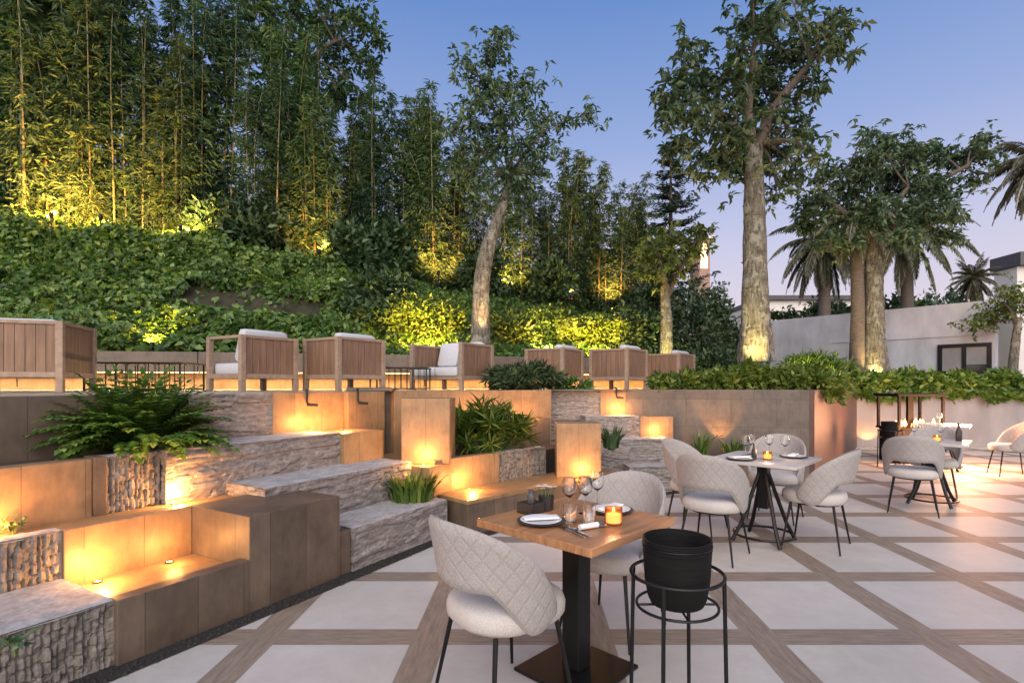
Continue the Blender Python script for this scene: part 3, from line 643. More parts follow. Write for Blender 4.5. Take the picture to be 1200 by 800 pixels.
# ------------------------------------------------------------------ plants
def curve(p, q, bend, n=6):
    """points from p to q bowed sideways/upwards by vector bend"""
    p, q, bend = Vector(p), Vector(q), Vector(bend)
    return [p.lerp(q, t)+bend*(4*t*(1-t)) for t in [i/n for i in range(n+1)]]
def clusters(C, per, L, Wd, spread=1.0, hang=.35, rs=None):
    """palmate clusters of drooping leaflets around points C"""
    C = np.repeat(np.asarray(C), per, 0); n = len(C)
    D = rdir(n); D[:, 2] = D[:, 2]*.55-hang; D = unit(D)
    B = C+rdir(n)*.05*spread
    N = rdir(n); N[:, 2] = np.abs(N[:, 2])+.8
    s = rng.uniform(.7, 1.25, n)
    return leaves(B, D, N, L*s, Wd*s, .18, .12)
def broad_tree(name, label, trunk, rads, blobs, leaf='tree', L=.19, Wd=.085, per=7, dens=16, bark='bark', group=None, twig=.012, knots=0):
    """trunk: points; blobs: (centre, (rx,ry,rz)) foliage masses, each on its own limb"""
    base = Vector(trunk[0]); r = thing(name, label, 'tree', base, 0, group)
    tb = MB(); pts = []
    for i in range(len(trunk)-1):
        for k in range(14): pts.append(Vector(trunk[i]).lerp(Vector(trunk[i+1]), k/14))
    pts.append(Vector(trunk[-1])); m = len(pts)
    # smooth the spine
    for _ in range(16): pts = [pts[0]]+[(pts[i-1]+pts[i]*2+pts[i+1])/4 for i in range(1, m-1)]+[pts[-1]]
    rr = [float(np.interp(i/(m-1)*(len(trunk)-1), range(len(trunk)), rads)) for i in range(m)]
    rr = [q*(1+.07*noise.noise(Vector((i*.9, base.x, 0)))) for i, q in enumerate(rr)]
    tb.tube(pts, rr, 28); K = 28
    for i, p in enumerate(pts):
        for k in range(K):
            v = Vector(tb.v[i*K+k]); o = v-p; fl = 1+.16*max(0, 1-i/(m*.22))*(.5+.5*math.cos(5*2*math.pi*k/K+base.x))
            nn = noise.noise(v*2.2)*.05+noise.noise(v*6.5)*.035+noise.noise(Vector((v.x*3, v.y*3, v.z*11)))*.02
            tb.v[i*K+k] = tuple(p+o*(fl+nn))
    for i in range(knots):
        k = rnd.randrange(2, m-2); a = rnd.random()*6.28; p = pts[k]+Vector((math.cos(a), math.sin(a), 0))*rr[k]*.9
        tb.tube([p-Vector((math.cos(a),math.sin(a),0))*.02, p+Vector((math.cos(a),math.sin(a),.2))*.05], [.035,.004], 5)
    top = pts[-1]; lm = MB(); C = []
    # a few main limbs fork from the trunk; every foliage mass hangs on the limb that passes closest
    cs = sorted([Vector(q[0]) for q in blobs], key=lambda q: q.x); ng = max(2, min(5, len(cs)//5)); mains = []
    for g in range(ng):
        part = cs[g*len(cs)//ng:(g+1)*len(cs)//ng]; ctr = sum(part, Vector())/len(part)
        e = top.lerp(ctr, .85)+Vector((rnd.uniform(-.2,.2), rnd.uniform(-.4,.4), .15)); s = pts[-2-rnd.randrange(0, 5)]
        path = curve(s, e, Vector((rnd.uniform(-.1,.1), rnd.uniform(-.1,.1), .05+.12*abs(e.x-s.x))), 10)
        path = [p+Vector((noise.noise(p*1.7), noise.noise(p*1.7+Vector((9,0,0))), 0))*.10*min(1, k/3) for k, p in enumerate(path)]
        lm.tube(path, [rr[-1]*(.74-.50*k/10) for k in range(11)], 10); mains.append(path)
    for (c, rad) in blobs:
        c = Vector(c); rad = rad if hasattr(rad, '__len__') else (rad,)*3
        s, k0 = min(((p, k) for pth in mains for k, p in enumerate(pth) if k > 1), key=lambda q: (q[0]-c).length+.4*max(0, q[0].z-c.z))
        dist = (c-s).length
        side = Vector((rnd.uniform(-1,1), rnd.uniform(-1,1), rnd.uniform(.2,1)))*dist*.12
        path = curve(s, c, side, 7); r0 = min(rr[-1]*(.74-.50*k0/10)*.6, .02+dist*.03)
        lm.tube(path, [max(.010, r0*(1-.8*i/7)) for i in range(8)], 7)
        n = max(5, int(dens*(rad[0]*rad[1]*rad[2])**.5*4))
        for _ in range(n):
            v = Vector(rng.normal(size=3)).normalized()*rnd.uniform(.25, 1)**.6
            e = c+Vector((v.x*rad[0], v.y*rad[1], v.z*rad[2])); st = path[rnd.randrange(4, 8)]
            if rnd.random() < .55: lm.tube(curve(st, e, Vector((0,0,.06)), 3), [twig, twig*.8, twig*.6, twig*.3], 4, False)
            C.append(e)
            for _k in range(2): C.append(e+Vector(rng.normal(size=3))*.17)
    tb.build('trunk', M[bark], r, True, True); lm.build('branches', M['bark_dark'], r, True, True)
    V, F = clusters(np.array(C)-np.array(base), per, L, Wd)
    npmesh('crown', V, F, M[leaf], r); return r

def px_blobs(lst, d0, spread=.6):
    out = []
    for (px, py, rx, ry) in lst:
        d = d0+rnd.uniform(-spread, spread); s = d/FPX
        out.append((P(px, py, d), (rx*s*.86, (rx+ry)/2*s*.86, ry*s*.86)))
    return out
# bottle trees of the terrace
d = 10.6
broad_tree('bottle_tree', 'slender leaning bottle tree rising behind the middle sofa', [P(563,424,d), P(563,375,d), P(564,330,d), P(571,290,d), P(588,245,d), P(600,205,d)], [.21,.18,.165,.145,.105,.06],
  px_blobs([(578,62,26,20),(560,95,26,22),(598,98,28,20),(575,125,36,22),(620,112,24,18),(552,140,24,26),(600,150,34,26),(640,140,24,16),(570,175,32,24),(620,178,26,22),(545,195,22,26),(590,205,34,20),(640,172,16,16),(668,142,18,9),(690,135,12,7),(560,232,20,18),(618,222,22,16),(545,70,10,8),(585,40,12,8),(530,155,12,14),(640,205,10,12)], d), L=.15, Wd=.055, dens=17, per=7)
d = 9.1
broad_tree('bottle_tree', 'tallest bottle tree with a thick grey trunk lit yellow at its foot', [P(886,424,d), P(885,350,d), P(884,250,d), P(883,172,d)], [.285,.215,.175,.15],
  px_blobs([(800,95,24,20),(785,135,16,22),(815,130,30,24),(845,95,34,24),(850,150,40,28),(890,110,42,34),(900,62,40,30),(945,60,36,26),(975,30,24,22),(990,50,14,14),(915,20,30,18),(935,-20,40,20),(895,175,38,24),(840,185,34,18),(925,150,28,26),(815,75,16,10),(802,52,14,9),(865,60,18,14),(870,200,40,16),(945,178,20,10),(800,168,22,14),(928,200,20,14),(820,205,14,8),(910,225,18,8),(870,28,14,9),(955,95,20,16),(780,118,10,8),(880,-20,30,20)], d, 1.0), L=.16, Wd=.066, dens=23, per=7, knots=30)
d = 13.0
broad_tree('bottle_tree', 'broad bottle tree with a pale trunk in front of the white building', [P(1025,440,d), P(1025,390,d), P(1024,320,d), P(1023,275,d)], [.30,.225,.20,.18],
  px_blobs([(1040,165,16,14),(1025,185,26,18),(1060,180,26,18),(1000,210,34,22),(1050,210,40,24),(1090,180,24,16),(1095,215,32,22),(1125,185,20,14),(1148,178,16,13),(1150,165,14,8),(960,240,28,24),(990,250,34,24),(1030,250,40,22),(1075,250,34,24),(1105,245,24,16),(945,262,16,16),(985,280,30,14),(1060,278,30,12),(1140,205,12,8),(1110,275,20,10),(965,208,18,10),(1015,155,8,10)], d, 1.0), L=.17, Wd=.072, dens=25, per=7)
d = 12.4
broad_tree('small_tree', 'small tree with a thin pale trunk and round light green crown', [P(780,430,d), P(781,380,d), P(779,335,d)], [.16,.14,.10],
  px_blobs([(765,290,18,18),(790,280,22,16),(815,275,16,10),(780,305,26,14),(808,298,16,12),(760,318,14,10),(826,272,9,6)], d, .4), 'tree_warm', L=.17, Wd=.085, dens=18, per=6)
d = 13.0
broad_tree('small_tree', 'small leaning tree with flat crown before the white building', [P(1186,440,d), P(1190,400,d), P(1194,372,d)], [.10,.09,.07],
  px_blobs([(1165,365,26,14),(1195,355,28,14),(1220,360,24,14),(1150,382,14,8),(1180,345,18,8)], d, .5), 'tree_warm', L=.13, Wd=.055, dens=26, per=7)
# large trees behind the bamboo on the hill
d = 14.5
broad_tree('overhanging_tree', 'dark broadleaf tree filling the upper left corner of the sky', [P(-30,270,d), P(-10,120,d), P(20,-20,d)], [.34,.3,.22],
  px_blobs([(10,20,50,30),(60,15,50,34),(110,25,36,32),(20,75,46,30),(70,70,46,28),(115,75,28,22),(150,65,20,16),(10,130,38,26),(55,120,30,18),(-30,60,40,60),(100,-30,60,30),(30,-40,70,30),(120,110,22,16),(5,180,30,24)], d, 1.0), 'shrub', L=.32, Wd=.12, dens=16, per=6, bark='bark_dark')
d = 16.5
broad_tree('tall_tree', 'tallest dark loose tree above the bamboo with sky between its leaves', [P(345,300,d), P(348,180,d), P(355,40,d)], [.28,.24,.15],
  px_blobs([(300,20,36,26),(340,10,44,28),(385,20,40,26),(300,60,34,26),(345,55,40,26),(395,60,36,26),(425,25,26,20),(430,75,18,18),(320,100,34,24),(375,105,34,22),(270,45,22,26),(405,110,26,18),(280,-20,50,26),(360,-30,60,26),(430,115,16,14),(300,135,30,18),(350,140,36,20),(262,95,14,24),(440,45,14,12)], d, 1.2), 'shrub', L=.22, Wd=.10, dens=14, per=5, bark='bark_dark')

# bamboo: four clumps built, the rest are copies
def bamboo_proto(h, n, spread, mat_, bare=.12, seed=0):
    r = thing('bamboo_clump', 'x', 'bamboo'); R = random.Random(seed); cm = MB(); vf = []
    for i in range(n):
        a = R.random()*6.28; q = spread*math.sqrt(R.random()); b = Vector((math.cos(a)*q, math.sin(a)*q, -.1))
        hh = h*R.uniform(.62, 1.0) if i else h
        lean = Vector((math.cos(a)*R.uniform(.0,.5)*spread, math.sin(a)*R.uniform(0,.5)*spread, 0))
        tipc = Vector((R.uniform(-1,1), R.uniform(-1,1), 0))*h*.05
        pts = [b+Vector((0,0,hh*t))+lean*t+tipc*max(0, t-.6)**2*6 for t in [k/9 for k in range(10)]]
        rad = R.uniform(.016,.028)
        cm.tube(pts, [rad*(1-.75*k/9) for k in range(10)], 5, False)
        nodes = int(hh*9.0); bs = []; ds = []
        for k in range(nodes):
            t = bare*R.uniform(.6,1.6)+(1-bare)*(k+R.random())/nodes
            if t >= 1: continue
            f = t*9; j = min(8, int(f)); p = pts[j].lerp(pts[j+1], f-j)
            bl = (.40+.40*math.sin(min(1, t*1.05)*math.pi))*(1.05-.6*t)*R.uniform(.5,1.2)*.75
            for _ in range(2):
                aa = R.random()*6.28; e = p+Vector((math.cos(aa)*bl, math.sin(aa)*bl, bl*R.uniform(.1,.75)))
                m_ = R.randrange(11, 16) if t < .3 else R.randrange(7, 11)
                for _q in range(m_):
                    w = R.random()**.7; bs.append(p.lerp(e, w)+Vector((R.gauss(0,.03), R.gauss(0,.03), R.gauss(0,.03))))
                    ds.append(Vector((math.cos(aa)+R.gauss(0,.7), math.sin(aa)+R.gauss(0,.7), R.gauss(-.35,.5))))
        B, D = np.array(bs), np.array(ds); m_ = len(B); N = rdir(m_); N[:, 2] += 1.2
        s = rng.uniform(.65, 1.3, m_); vf.append(leaves(B, D, N, .19*s, .040*s, .2, .1))
    cm.build('culms', M['culm'], r, True); V, F = join(vf); npmesh('foliage', V, F, M[mat_], r); return r
protos = {'a': [bamboo_proto(6.6, 12, .55, 'bamboo', .03, 1), True], 'b': [bamboo_proto(6.0, 10, .5, 'bamboo', .06, 2), True],
          'c': [bamboo_proto(7.0, 14, .65, 'bamboo_dark', .06, 3), True], 'd': [bamboo_proto(5.4, 9, .38, 'bamboo', .02, 4), True]}
PH = {'a': 6.6, 'b': 6.0, 'c': 7.0, 'd': 5.4}
bam = [ # base px, base py, distance, top py, kind, label
 (8,250,12.6,-60,'c','dark bamboo clump at the outer end of the row before the bare culms'),
 (62,258,12.4,-90,'b','bamboo clump with tall bare culms lit orange at its foot'),
 (112,260,12.8,-40,'a','bamboo clump with gold lit lower leaves right of the bare culms'),
 (160,264,13.2,-30,'c','dark bamboo clump between the two gold lit clumps at left'),
 (205,276,12.9,40,'d','short bamboo clump glowing yellow green above the ivy'),
 (238,288,13.8,-70,'c','very tall dark bamboo clump left of the tallest tree'),
 (312,302,13.4,60,'c','dense dark bamboo clump left of the small gold lit clump'),
 (345,306,14.6,20,'a','feathery bamboo clump under the tallest tree'),
 (376,310,13.4,105,'d','bamboo clump with a small gold lit foot beside bare stems'),
 (408,316,14.4,110,'b','bamboo clump with pale bare stems against the sky gap'),
 (440,320,14.2,90,'c','dark narrow bamboo clump right of the sky gap'),
 (476,326,14.4,96,'a','bamboo clump with ragged top left of the leaning bottle tree'),
 (514,334,14.2,105,'a','bamboo clump with an orange lit foot left of the leaning trunk'),
 (545,342,15.2,140,'c','dark bamboo clump directly behind the leaning trunk'),
 (596,350,15.0,160,'b','bamboo clump with orange lit stems right of the leaning trunk'),
 (632,356,15.6,210,'c','dark bamboo clump in the middle of the hedge'),
 (668,362,15.2,170,'d','pointed bamboo clump with a bright lit patch at its foot'),
 (692,364,15.6,180,'d','second pointed bamboo clump standing against open sky'),
 (716,371,15.4,235,'b','short bamboo clump with orange lit bare stems'),
 (742,374,15.8,205,'a','last tall bamboo clump left of the conifer'),
 (768,380,17.0,262,'d','small bamboo clump at the foot of the conifer'),
 (35,262,15.5,-110,'c','dark bamboo clump behind the bare culms'),
]
for (bx, by, dd, ty, k, lab) in bam:
    dd += .45; p = P(bx, by, dd); p.z = bank(p.x, p.y)-.1; hgt = P(bx, ty, dd).z-p.z
    s = hgt/PH[k]; w = (s*.55+.45)
    place(protos[k][0], protos[k][1], p, rnd.random()*6.28, lab, 'bamboo clumps on the hill', (w, w, s)); protos[k][1] = False

# ivy and hedges on the bank
def bank_leaves(x0, x1, t0, t1, n, L, Wd, skip=None, lift=.12):
    xs = rng.uniform(x0, x1, n); ts = rng.uniform(t0, t1, n); B = []; N = []
    for x, t in zip(xs, ts):
        y = foot(x)+t; z = bank(x, y)
        if skip and skip(x, t): continue
        b = noise.noise(Vector((x*.9, t*1.4, 3)))*.5+noise.noise(Vector((x*2.7, t*2.7, 8)))*.3
        e = .05; nx, ny = -(bank(x+e, y)-z)/e, -(bank(x, y+e)-z)/e; nv = Vector((nx, min(ny, .2)-.5, 1)).normalized()
        off = lift*(.6+b*1.6)*rnd.uniform(.2, 1.5)
        B.append(Vector((x, y, z))+nv*off); N.append(nv)
    B, N = np.array(B), np.array(N); m = len(B)
    D = rdir(m)+N*.25; D[:, 2] -= .75; D[:, 1] -= .35
    Nn = N+rdir(m)*.6; s = rng.uniform(.55, 1.35, m)
    return leaves(B, D, Nn, L*s, Wd*s, .2, .15)
bare = lambda x, t: (1.42 < t+.14*noise.noise(Vector((x*2,0,0))) < 2.25 and -7.4+noise.noise(Vector((t*4,0,0)))*.5 < x < -4.5 and rnd.random() < .96)
V, F = bank_leaves(-17, -2.6, -.02, 3.25, 70000, .14, .098, bare, .24)
tag(npmesh('ivy', V, F, M['ivy']), 'dense green ivy covering the left bank below the bamboo', 'ivy', kind='stuff')
V, F = bank_leaves(-2.8, 6.4, -.05, 3.3, 50000, .125, .06, None, .22)
tag(npmesh('ground_cover', V, F, M['ivy']), 'mixed low planting covering the bank behind the sofas', 'ground cover', kind='stuff')
def bush(name, label, cat, c, rad, n, L, Wd, m, group=None, stems=5, hang=.1, fl=.0):
    c = Vector(c); r = thing(name, label, cat, (c.x, c.y, c.z), rnd.random()*6, group)
    st = MB()
    for k in range(stems):
        a = rnd.random()*6.28; st.tube([(0,0,-.05),(math.cos(a)*rad[0]*.3, math.sin(a)*rad[1]*.3, rad[2]*.8),(math.cos(a)*rad[0]*.6, math.sin(a)*rad[1]*.6, rad[2]*1.5)], [.014,.01,.004], 5)
    st.build('stems', M['bark_dark'], r)
    # clumps scattered over the crown's volume
    k = max(10, n//45); cc = rdir(k)*rng.uniform(.35, 1, (k, 1))**.5*np.array(rad); cc[:, 2] = cc[:, 2]*.95+rad[2]
    cc = cc[cc[:, 2] > -.02]; k = len(cc)
    idx = rng.integers(0, k, n); B = cc[idx]+rng.normal(size=(n, 3))*np.array(rad)*.15
    out = B-np.array([0, 0, rad[2]*.6]); D = unit(out)+rdir(n)*.8; D[:, 2] -= hang
    N = unit(out)+rdir(n)*.7; s = rng.uniform(.6, 1.3, n)
    V, F = leaves(B, D, N, L*s, Wd*s, .18, .13); npmesh('foliage', V, F, M[m], r); return r
def onbank(px, py, d):
    p = P(px, py, d); return (p.x, p.y, bank(p.x, p.y)-.05)
def bushat(px, d, label, rad, n, L, Wd, m, name='shrub', cat='shrub', hang=.1, dz=0, group=None):
    x = (px-CX)/FPX*d; z = max(bank(x, d), 1.26)-.04 if dz == 0 else dz
    return bush(name, label, cat, (x, d, z), rad, n, L, Wd, m, group, hang=hang)
bushat(500, 11.45, 'rounded shrub glowing bright yellow left of the leaning trunk', (.95,.6,.50), 5200, .10, .045, 'hedge')
bushat(640, 12.6, 'loose shrub lit amber right of the leaning trunk', (.75,.6,.45), 3200, .11, .05, 'hedge')
bushat(702, 13.0, 'low shrub glowing yellow behind the far armchairs', (.95,.6,.42), 4200, .11, .05, 'hedge')
bushat(600, 12.1, 'low shrub with amber lit leaves beside the leaning trunk', (.55,.5,.40), 2400, .11, .055, 'hedge')
bushat(748, 12.9, 'dark shrub left of the thin pale trunk', (.75,.6,.60), 3200, .15, .07, 'shrub')
bushat(447, 11.6, 'dark glossy shrub left of the glowing yellow shrub', (.8,.6,.62), 3200, .17, .09, 'shrub')
bushat(455, 14.0, 'dark bushy shrub at the foot of the narrow bamboo', (1.0,.7,.75), 3200, .18, .09, 'shrub')
bushat(415, 13.4, 'dark bushy shrub below the pale bare stems', (.8,.6,.6), 2600, .18, .09, 'shrub')
bushat(560, 14.4, 'dark bushy shrub behind the leaning trunk', (.9,.6,.7), 2600, .18, .09, 'shrub')
bushat(640, 14.9, 'dark bushy shrub between two lit bamboo feet', (.9,.6,.7), 2600, .18, .09, 'shrub')
bushat(765, 14.9, 'dark shrub behind the thin pale trunk', (.8,.7,.9), 2800, .18, .08, 'shrub')
bushat(300, 13.6, 'dark bushy shrub below the dense dark bamboo', (1.1,.7,.7), 3000, .18, .09, 'shrub')
bushat(255, 13.4, 'dark bushy shrub right of the yellow green bamboo', (.8,.6,.6), 2400, .18, .09, 'shrub')
bushat(818, 16.5, 'grey green tall bush under the pink lit tower', (1.0,.9,1.65), 6000, .17, .08, 'tree', dz=1.2)
bushat(850, 18, 'grey green tall bush left of the thick trunk', (1.1,.9,1.1), 3600, .17, .08, 'tree', dz=1.2)
bushat(795, 14.2, 'dark low bush right of the thin pale trunk', (.7,.6,.55), 2400, .16, .07, 'shrub', dz=1.22)
bushat(842, 13.0, 'dark low bush between the thin trunk and the thick trunk', (.75,.6,.5), 2400, .16, .07, 'shrub', dz=1.25)
bushat(955, 12.8, 'feathery bush lit yellow green in front of the white building', (.80,.6,.42), 3800, .20, .03, 'hedge', hang=.3, dz=1.27)
bushat(1100, 26, 'dark treetop rising above the white building', (2.0,1.2,1.7), 2600, .3, .14, 'tree', dz=2.6)
bushat(1060, 25, 'dark bush rising behind the roofline near the palm', (1.5,1.2,1.5), 2400, .3, .14, 'shrub', dz=2.6)
bushat(975, 27, 'low dark hedge above the white building wall', (3.0,1.0,1.2), 3200, .3, .14, 'shrub', dz=3.0)
bushat(915, 26, 'dark bush beside the distant villa', (1.2,1.0,1.0), 2000, .3, .14, 'shrub', dz=2.8)
# hedges planted along the top of the walls on the right
def hedge(label, pts, width, h, n, L, Wd, over=.0):
    base = Vector(pts[0]); r = thing('wall_hedge', label, 'hedge', base); B = []; D = []; N = []
    seg = [(Vector(p), Vector(q)) for p, q in zip(pts[:-1], pts[1:])]; ln = [(q-p).length for p, q in seg]; tot = sum(ln)
    for _ in range(n):
        k = rnd.choices(range(len(seg)), ln)[0]; p, q = seg[k]; t = rnd.random(); a = (q-p).normalized(); nrm = Vector((-a.y, a.x, 0))
        c = p.lerp(q, t); s = rnd.uniform(-1, 1); hh = h*(.65+.5*noise.noise(Vector((c.x*1.7, c.y*1.7, 2)))+.35*noise.noise(Vector((c.x*5, c.y*5, 7))))*math.sqrt(max(0, 1-s*s*.8))
        z = hh*rnd.random()**.45
        if s < -.75 and rnd.random() < over: z = -rnd.random()*.17*(1+noise.noise(c*2.0))
        pos = c+nrm*(s*width/2)+Vector((0,0,z)); B.append(pos-base)
        o = nrm*s*.8+Vector((0,0,.5)); D.append(o+Vector(rng.normal(size=3))*.6-Vector((0,0,.45))); N.append(o+Vector(rng.normal(size=3))*.5)
    MB().tube([Vector(p)-base-Vector((0,0,.06)) for p in pts], .05, 6).build('stems', M['bark_dark'], r)
    B = np.array(B); s = rng.uniform(.6, 1.3, len(B)); V, F = leaves(B, np.array(D), np.array(N), L*s, Wd*s, .2, .14)
    npmesh('foliage', V, F, M['hedge'], r)
hedge('leafy hedge on top of the brown stone wall', [(1.95,8.35,1.32),(4.1,7.95,1.32),(4.9,8.9,1.32)], .65, .42, 9000, .13, .06, .25)
hedge('leafy hedge above the pink lit end wall', [(4.5,8.7,1.30),(6.9,11.9,1.30)], .75, .38, 7000, .13, .06, .1)
hedge('leafy hedge spilling over the pale plastered wall', [(6.9,12.25,1.27),(13.5,12.25,1.27)], .75, .55, 11000, .17, .085, .9)
# palms
def palm(label, crown, trunk_r, n, Lf, droop, ground=1.2, group=None, up=.75, m='palm', base=None):
    c = Vector(crown); b = Vector(base) if base else Vector((c.x, c.y, ground)); r = thing('palm_tree', label, 'palm', b, 0, group)
    MB().tube([Vector((0,0,0)), (c-b)*.5+Vector((.05,0,0)), c-b], [trunk_r*1.2, trunk_r, trunk_r*.95], 12).build('trunk', M['palmwood'], r, True)
    vf = []; rc = MB()
    for i in range(n):
        a = i*2.399+rnd.uniform(-.2,.2); e = up*(1-2.0*(i/n))+rnd.uniform(-.1,.1)
        d0 = Vector((math.cos(a)*math.cos(e), math.sin(a)*math.cos(e), math.sin(e))); l = Lf*rnd.uniform(.8,1.1); pts = []; p = c-b; dv = d0.copy()
        for k in range(11):
            pts.append(p.copy()); dv = (dv+Vector((0,0,-droop*.1*(1+k*.12)))).normalized(); p = p+dv*(l/10)
        rc.tube(pts, [.03*(1-k/11)+.004 for k in range(11)], 4, False)
        bs = []; ds = []; ls = []
        for k in range(int(46)):
            t = .1+.9*k/46; f = t*10; j = min(9, int(f)); q = pts[j].lerp(pts[j+1], f-j); ax = (pts[j+1]-pts[j]).normalized()
            sd_ = ax.cross(Vector((0,0,1))).normalized()
            for s in (-1, 1):
                bs.append(q); ds.append(ax*.75+sd_*s*.9+Vector((0,0,-.35+rnd.uniform(-.15,.15)))); ls.append(Lf*.17*math.sin(min(1, .25+t*.85)*math.pi)**.6+.05)
        B, D = np.array(bs), np.array(ds); vf.append(leaves(B, D, rdir(len(B))*.3+np.array([0,0,1.]), np.array(ls), .035*Lf/2.2, .25, .2))
    rc.build('frond_ribs', M['palm'], r); V, F = join(vf); npmesh('fronds', V, F, M[m], r)
palm('date palm with drooping fronds between the two bottle trees', P(965,282,23), .24, 34, 3.0, 1.25, up=1.1)
palm('date palm half hidden behind the broad bottle tree', P(1062,268,23), .24, 34, 3.3, 1.15, up=1.1)
palm('date palm of drooping fronds standing above the white house', P(1222,188,15.5), .24, 40, 1.9, 1.1, up=1.1)
palm('short bushy palm above the white building', P(1142,326,20), .16, 34, 1.05, .8, ground=2.2, up=1.3)
palm('brown palm trunk beside the broad bottle tree with fronds lost in its crown', P(1003,262,13), .15, 16, 1.3, 1.2, up=.9)
# conifer
def conifer():
    p = P(786, 400, 18); top = P(784, 166, 18); b = Vector((p.x, p.y, 1.2)); r = thing('conifer', 'dark narrow conifer with layered branches against the sky', 'conifer', b)
    h = top.z-b.z; MB().tube([(0,0,0),(0,0,h*.5),(0,0,h)], [.16,.10,.015], 8).build('trunk', M['bark_dark'], r)
    br = MB(); bs = []; ds = []
    z = h*.30
    while z < h*.99:
        k = 1-(z-h*.30)/(h*.70); l = .16+1.65*k**.9
        for _ in range(7):
            a = rnd.random()*6.28; ll = l*rnd.uniform(.6,1.15); e = Vector((math.cos(a)*ll, math.sin(a)*ll, z+ll*.15-.1*k)); s = Vector((0,0,z))
            pts = curve(s, e, Vector((0,0,-.10*ll)), 4); br.tube(pts, [.02,.016,.012,.008,.004], 4, False)
            for _k in range(int(20+60*ll)):
                t = rnd.uniform(.12,1); f = t*4; j = min(3, int(f)); q = pts[j].lerp(pts[j+1], f-j)
                bs.append(q+Vector(rng.normal(size=3))*.03); ax = (pts[j+1]-pts[j]).normalized(); sd_ = Vector((-ax.y, ax.x, 0))
                ds.append(ax*.6+sd_*rnd.choice((-1,1))*.9+Vector((0,0,rnd.uniform(-.4,.2))))
        z += .24+.16*k
    br.build('branches', M['bark_dark'], r); B = np.array(bs); V, F = leaves(B, np.array(ds), rdir(len(B))+np.array([0,0,1.]), rng.uniform(.12,.26,len(B)), .045, .1, .1)
    npmesh('crown', V, F, M['conifer'], r)
conifer()
# large leaved plants on the left of the bank
def bigleaf(label, loc, n, h, L, seed=0):
    r = thing('large_leaf_plant', label, 'plant', loc, 0, 'large leaved plants on the bank'); st = MB(); bs = []; ds = []; ns = []
    for i in range(n):
        a = -math.pi/2+rnd.uniform(-1.9,1.9); q = rnd.uniform(.15,.55); e = Vector((math.cos(a)*q, math.sin(a)*q, h*rnd.uniform(.3,1)))
        st.tube(curve((0,0,0), e, Vector((0,0,.08)), 3), [.010,.009,.007,.005], 5, False)
        o = Vector((math.cos(a), math.sin(a), -.55))
        # a lobed blade: several overlapping fingers
        for k in range(7):
            w = (k-3)/3*1.25; dd = Vector((math.cos(a+w), math.sin(a+w), -.45+.1*rnd.random())); bs.append(e); ds.append(dd); ns.append(Vector((-o.x*-.3, o.y*.3-.3, 1)))
    st.build('stalks', M['fern'], r); B = np.array(bs); ln = rng.uniform(.75,1.15,len(B))*L
    V, F = leaves(B, np.array(ds), np.array(ns), ln, ln*.42, .15, .08); npmesh('foliage', V, F, M['bigleaf'], r)
for px, py, dd, lab in ((18,330,8.75,'pale large leaved plant on the bank above the slatted sofa'), (62,318,9.3,'large leaved plant just right of the pale one on the bank'), (112,345,9.0,'large leaved plant above the yellow lit hedge'), (395,372,9.7,'pale large leaved plant behind the pair of armchairs'), (60,372,8.7,'large leaved plant directly behind the slatted sofa')):
    p = P(px, py, dd); p.z = max(bank(p.x, p.y+.25), 1.95)-.1; p.y += .25; bigleaf(lab, p, 16, .75, .22)
# ferns and rosettes in the planters
def fern(name, label, loc, n, Lf, up, droop, m='fern', leaflet=.11, lw=.026, asym=None, pairs=17):
    r = thing(name, label, 'fern', loc); rb = MB(); vf = []
    for i in range(n):
        a = i*2.399+rnd.uniform(-.3,.3); e = up*rnd.uniform(.40,1.05)
        d0 = Vector((math.cos(a)*math.cos(e), math.sin(a)*math.cos(e), math.sin(e))); l = Lf*rnd.uniform(.65,1.1)
        p = Vector((math.cos(a)*.10, math.sin(a)*.10, 0)); pts = []; dv = d0.copy()
        for k in range(9):
            pts.append(p.copy()); dv = (dv+Vector((0,0,-droop*.13*(.6+k*.13)))).normalized(); p = p+dv*(l/8)
        rb.tube(pts, [.005*(1-k/9)+.001 for k in range(9)], 4, False); bs = []; ds = []; ls = []
        for k in range(pairs):
            t = .12+.88*k/pairs; f = t*8; j = min(7, int(f)); q = pts[j].lerp(pts[j+1], f-j); ax = (pts[j+1]-pts[j]).normalized()
            sd_ = ax.cross(Vector((0,0,1))); sd_ = sd_.normalized() if sd_.length > .05 else Vector((1,0,0))
            for s in (-1,1):
                bs.append(q); ds.append(ax*.55+sd_*s+Vector((0,0,-.1))); ls.append(leaflet*math.sin(min(.97, .22+t*.76)*math.pi)**.7+.012)
        bs.append(pts[-1]-(pts[-1]-pts[-2])*.5); ds.append(pts[-1]-pts[-2]); ls.append(leaflet*.8)
        B = np.array(bs); vf.append(leaves(B, np.array(ds), rdir(len(B))*.25+np.array([0,0,1.]), np.array(ls), lw, .12, .12))
    rb.build('ribs', M[m], r); V, F = join(vf); npmesh('fronds', V, F, M[m], r); return r
p = G(146, 530, .92); fern('fern', 'large spreading fern in the planter at left', (p.x+.02, p.y+.12, .90), 300, .62, 1.45, 1.15, leaflet=.078, lw=.046, pairs=14)
